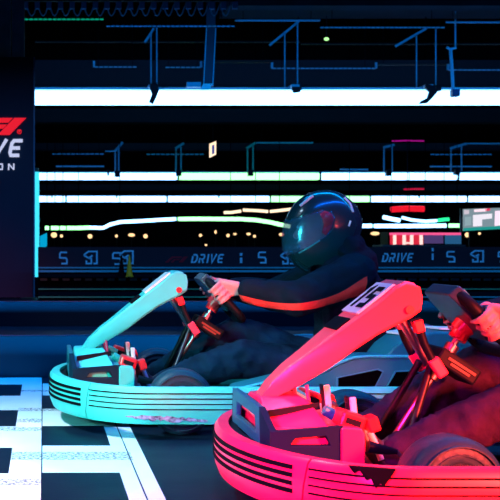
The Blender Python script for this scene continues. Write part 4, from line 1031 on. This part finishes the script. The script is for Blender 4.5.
def mirror(p, s): return (p[0], p[1]*s, p[2])
def make_person(kloc, label, knee_near, knee_far, stripe, hs=0.0):
    base = Vector((1.30, 0, 0)); off = base
    P = empty('person', Vector(kloc)+base, label, 'person', 'drivers sitting in the karts')
    near_k, far_k = knee_near, knee_far
    # ---- body: one continuous surface from head to feet, with hands
    mb = M()
    mb.ball((1.275,0,0.885), 0.098, 18, (1.0,0.80,1.15)); mb.cap((1.26,0,0.81),0.055,(1.225,0,0.785),0.045)     # skull, jaw
    mb.cap((1.182,0,0.885),0.012,(1.166,0,0.858),0.016)                                                       # nose
    for s_ in (-1,1):
        mb.cap((1.195,s_*0.032,0.905),0.018,(1.193,s_*0.040,0.905),0.014)
        mb.cap((1.30,s_*0.076,0.92),0.016,(1.305,s_*0.078,0.895),0.012)
    mb.cap((1.186,-0.022,0.825),0.011,(1.186,0.022,0.825),0.011)
    mb.cap((1.31,0,0.85),0.058,(1.37,0,0.72),0.062)                                                           # neck
    mb.cap((1.40,-0.07,0.60),0.10,(1.37,-0.06,0.25),0.10); mb.cap((1.40,0.07,0.60),0.10,(1.37,0.06,0.25),0.10)
    mb.cap((1.38,-0.15,0.68),0.06,(1.38,0.15,0.68),0.06)
    for s_ in (-1, 1):
        sh, el, wr = (1.385,s_*0.19,0.685), (1.115,s_*0.285,0.590), (0.880,s_*0.190,0.612)
        wr = tuple(Vector(wr) + U*hs)
        mb.cap(sh,0.05,el,0.038); mb.cap(el,0.038,wr,0.026)
        kn = near_k if s_ < 0 else far_k
        an = (0.50, s_*0.20, 0.165)
        mb.cap((1.33,s_*0.09,0.21),0.08,kn,0.05); mb.cap(kn,0.05,an,0.035); mb.cap(an,0.033,(0.42,s_*0.19,0.15),0.03)
        # hand on the rim, fingers wrapped round it
        Cw = WC + Vector((0, s_*0.152, 0)) - U*(0.035 - hs)
        out = Vector((0, s_, 0)); kns = []
        for q in range(4):
            c = Cw + U*(-0.038 + q*0.0245) 
            ln = (0.95, 1.05, 1.0, 0.82)[q]
            path = []
            for th in (18, 52, 88, 128, 168, 205):
                a_ = math.radians(18 + (th-18)*ln); path.append(c + (NV*math.cos(a_) + out*math.sin(a_))*0.0315)
            rs = [0.0112, 0.0100, 0.0098, 0.0092, 0.0086, 0.0078]
            for i in range(5): mb.cap(path[i], rs[i], path[i+1], rs[i+1], 10)
            k0 = path[0] + NV*0.008 + Vector((0.004,0,0)); kns.append(k0)
            mb.cap(k0, 0.0135, path[0], 0.0125, 10)
        wv = Vector(wr)
        for q, k0 in enumerate(kns):
            wb = wv + U*(-0.016+q*0.011) + Vector((-0.01,0,0.004))
            mb.cap(wb, 0.019, k0, 0.0145, 10)
        # thumb leaves the side of the palm, hooks over the rim on the inner side
        tb = wv.lerp(kns[0], 0.35) + Vector((0,-s_*0.018,0))
        t1 = kns[0] + Vector((0,-s_*0.042,0.0)) - U*0.006; t2 = Cw - U*0.050 + (NV*0.004 - out*0.031); t3 = Cw - U*0.062 - NV*0.016 - out*0.020
        mb.cap(tb,0.016,t1,0.0125,10); mb.cap(t1,0.0125,t2,0.011,10); mb.cap(t2,0.011,t3,0.009,10)
    body = mb.build('body', SKIN, P, off=off); remesh(body, 0.0052, 2)
    for s_ in (-1, 1):
        M().ball((1.1815, s_*0.034, 0.899), 0.010, 10, (0.7,1.1,0.8)).build('eye', mat('eye', (0.8,0.8,0.8), 0.2), body, smooth=60, off=off)
    # ---- jacket
    mb = M()
    for y in (-0.08, 0.08):
        mb.cap((1.41,y,0.62),0.135,(1.40,y,0.42),0.125); mb.cap((1.40,y,0.42),0.125,(1.38,y*0.9,0.27),0.13)
    mb.cap((1.41,-0.13,0.675),0.095,(1.41,0.13,0.675),0.095)
    mb.cap((1.43,-0.03,0.71),0.112,(1.43,0.03,0.71),0.112); mb.cap((1.395,-0.04,0.795),0.086,(1.395,0.04,0.795),0.086); mb.cap((1.40,0,0.80),0.08,(1.43,0,0.70),0.11)
    mb.cap((1.33,-0.06,0.70),0.075,(1.33,0.06,0.70),0.075)
    for s_ in (-1, 1):
        sh, el, wr = (1.395,s_*0.195,0.682), (1.115,s_*0.285,0.568), (0.905,s_*0.205,0.602)
        wr = tuple(Vector(wr) + U*hs)
        mb.cap(sh,0.092,el,0.077); mb.cap(el,0.077,wr,0.050); mb.cap(wr,0.041,tuple(Vector((0.893,s_*0.195,0.610))+U*hs),0.037)
    jk = mb.build('jacket', jacket_material(stripe), P, off=off); remesh(jk, 0.009, 3, 0.011, 0.13)
    # ---- trousers
    mb = M()
    mb.cap((1.38,-0.07,0.22),0.13,(1.38,0.07,0.22),0.13)
    for s_ in (-1, 1):
        kn = Vector(near_k if s_ < 0 else far_k)
        hip = Vector((1.34, s_*0.095, 0.215)); an = Vector((0.515, s_*0.20, 0.175))
        mb.cap(hip,0.108,kn+Vector((0.03,0,-0.01)),0.082); mb.cap(kn+Vector((0.02,0,-0.005)),0.080,kn.lerp(an,0.45),0.070); mb.cap(kn.lerp(an,0.45),0.070,an,0.052)
    tr = mb.build('trousers', DENIM if stripe else PURPT, P, off=off); remesh(tr, 0.010, 3, 0.012, 0.10)
    # ---- shoes on the pedals
    for s_ in (-1, 1):
        y = s_*0.19
        mb = M(); mb.cap((0.515,y,0.125),0.042,(0.47,y,0.14),0.045); mb.cap((0.47,y,0.14),0.045,(0.415,y,0.215),0.036); mb.cap((0.415,y,0.215),0.036,(0.402,y,0.262),0.028); mb.cap((0.51,y,0.15),0.04,(0.51,y,0.19),0.042)
        sho = mb.build('shoe', SHOE, P, off=off); remesh(sho, 0.008, 3)
        M().tube([(0.525,y,0.080),(0.46,y,0.098),(0.405,y,0.165),(0.375,y,0.235),(0.372,y,0.275)], [0.030,0.034,0.030,0.028,0.018], 12).build('sole', SOLE, sho, smooth=50, off=off)
        M().tube([(0.455,y+0.045*-1,0.16),(0.44,y-0.038,0.205),(0.425,y-0.030,0.24)], 0.010, 8).build('side_flash', SOLE, sho, smooth=50, off=off)
    helmet(P, off, HELM, VIS)
    return P
make_person(LA, 'person in dark jacket with red sleeve stripe and black helmet, gripping the wheel', (0.86,-0.20,0.300), (0.90,0.20,0.385), True)
make_person(LB, 'person in dark purple-lit trousers with bare hand on the wheel of the red-lit kart', (0.92,-0.19,0.335), (0.90,0.20,0.40), False, 0.040)
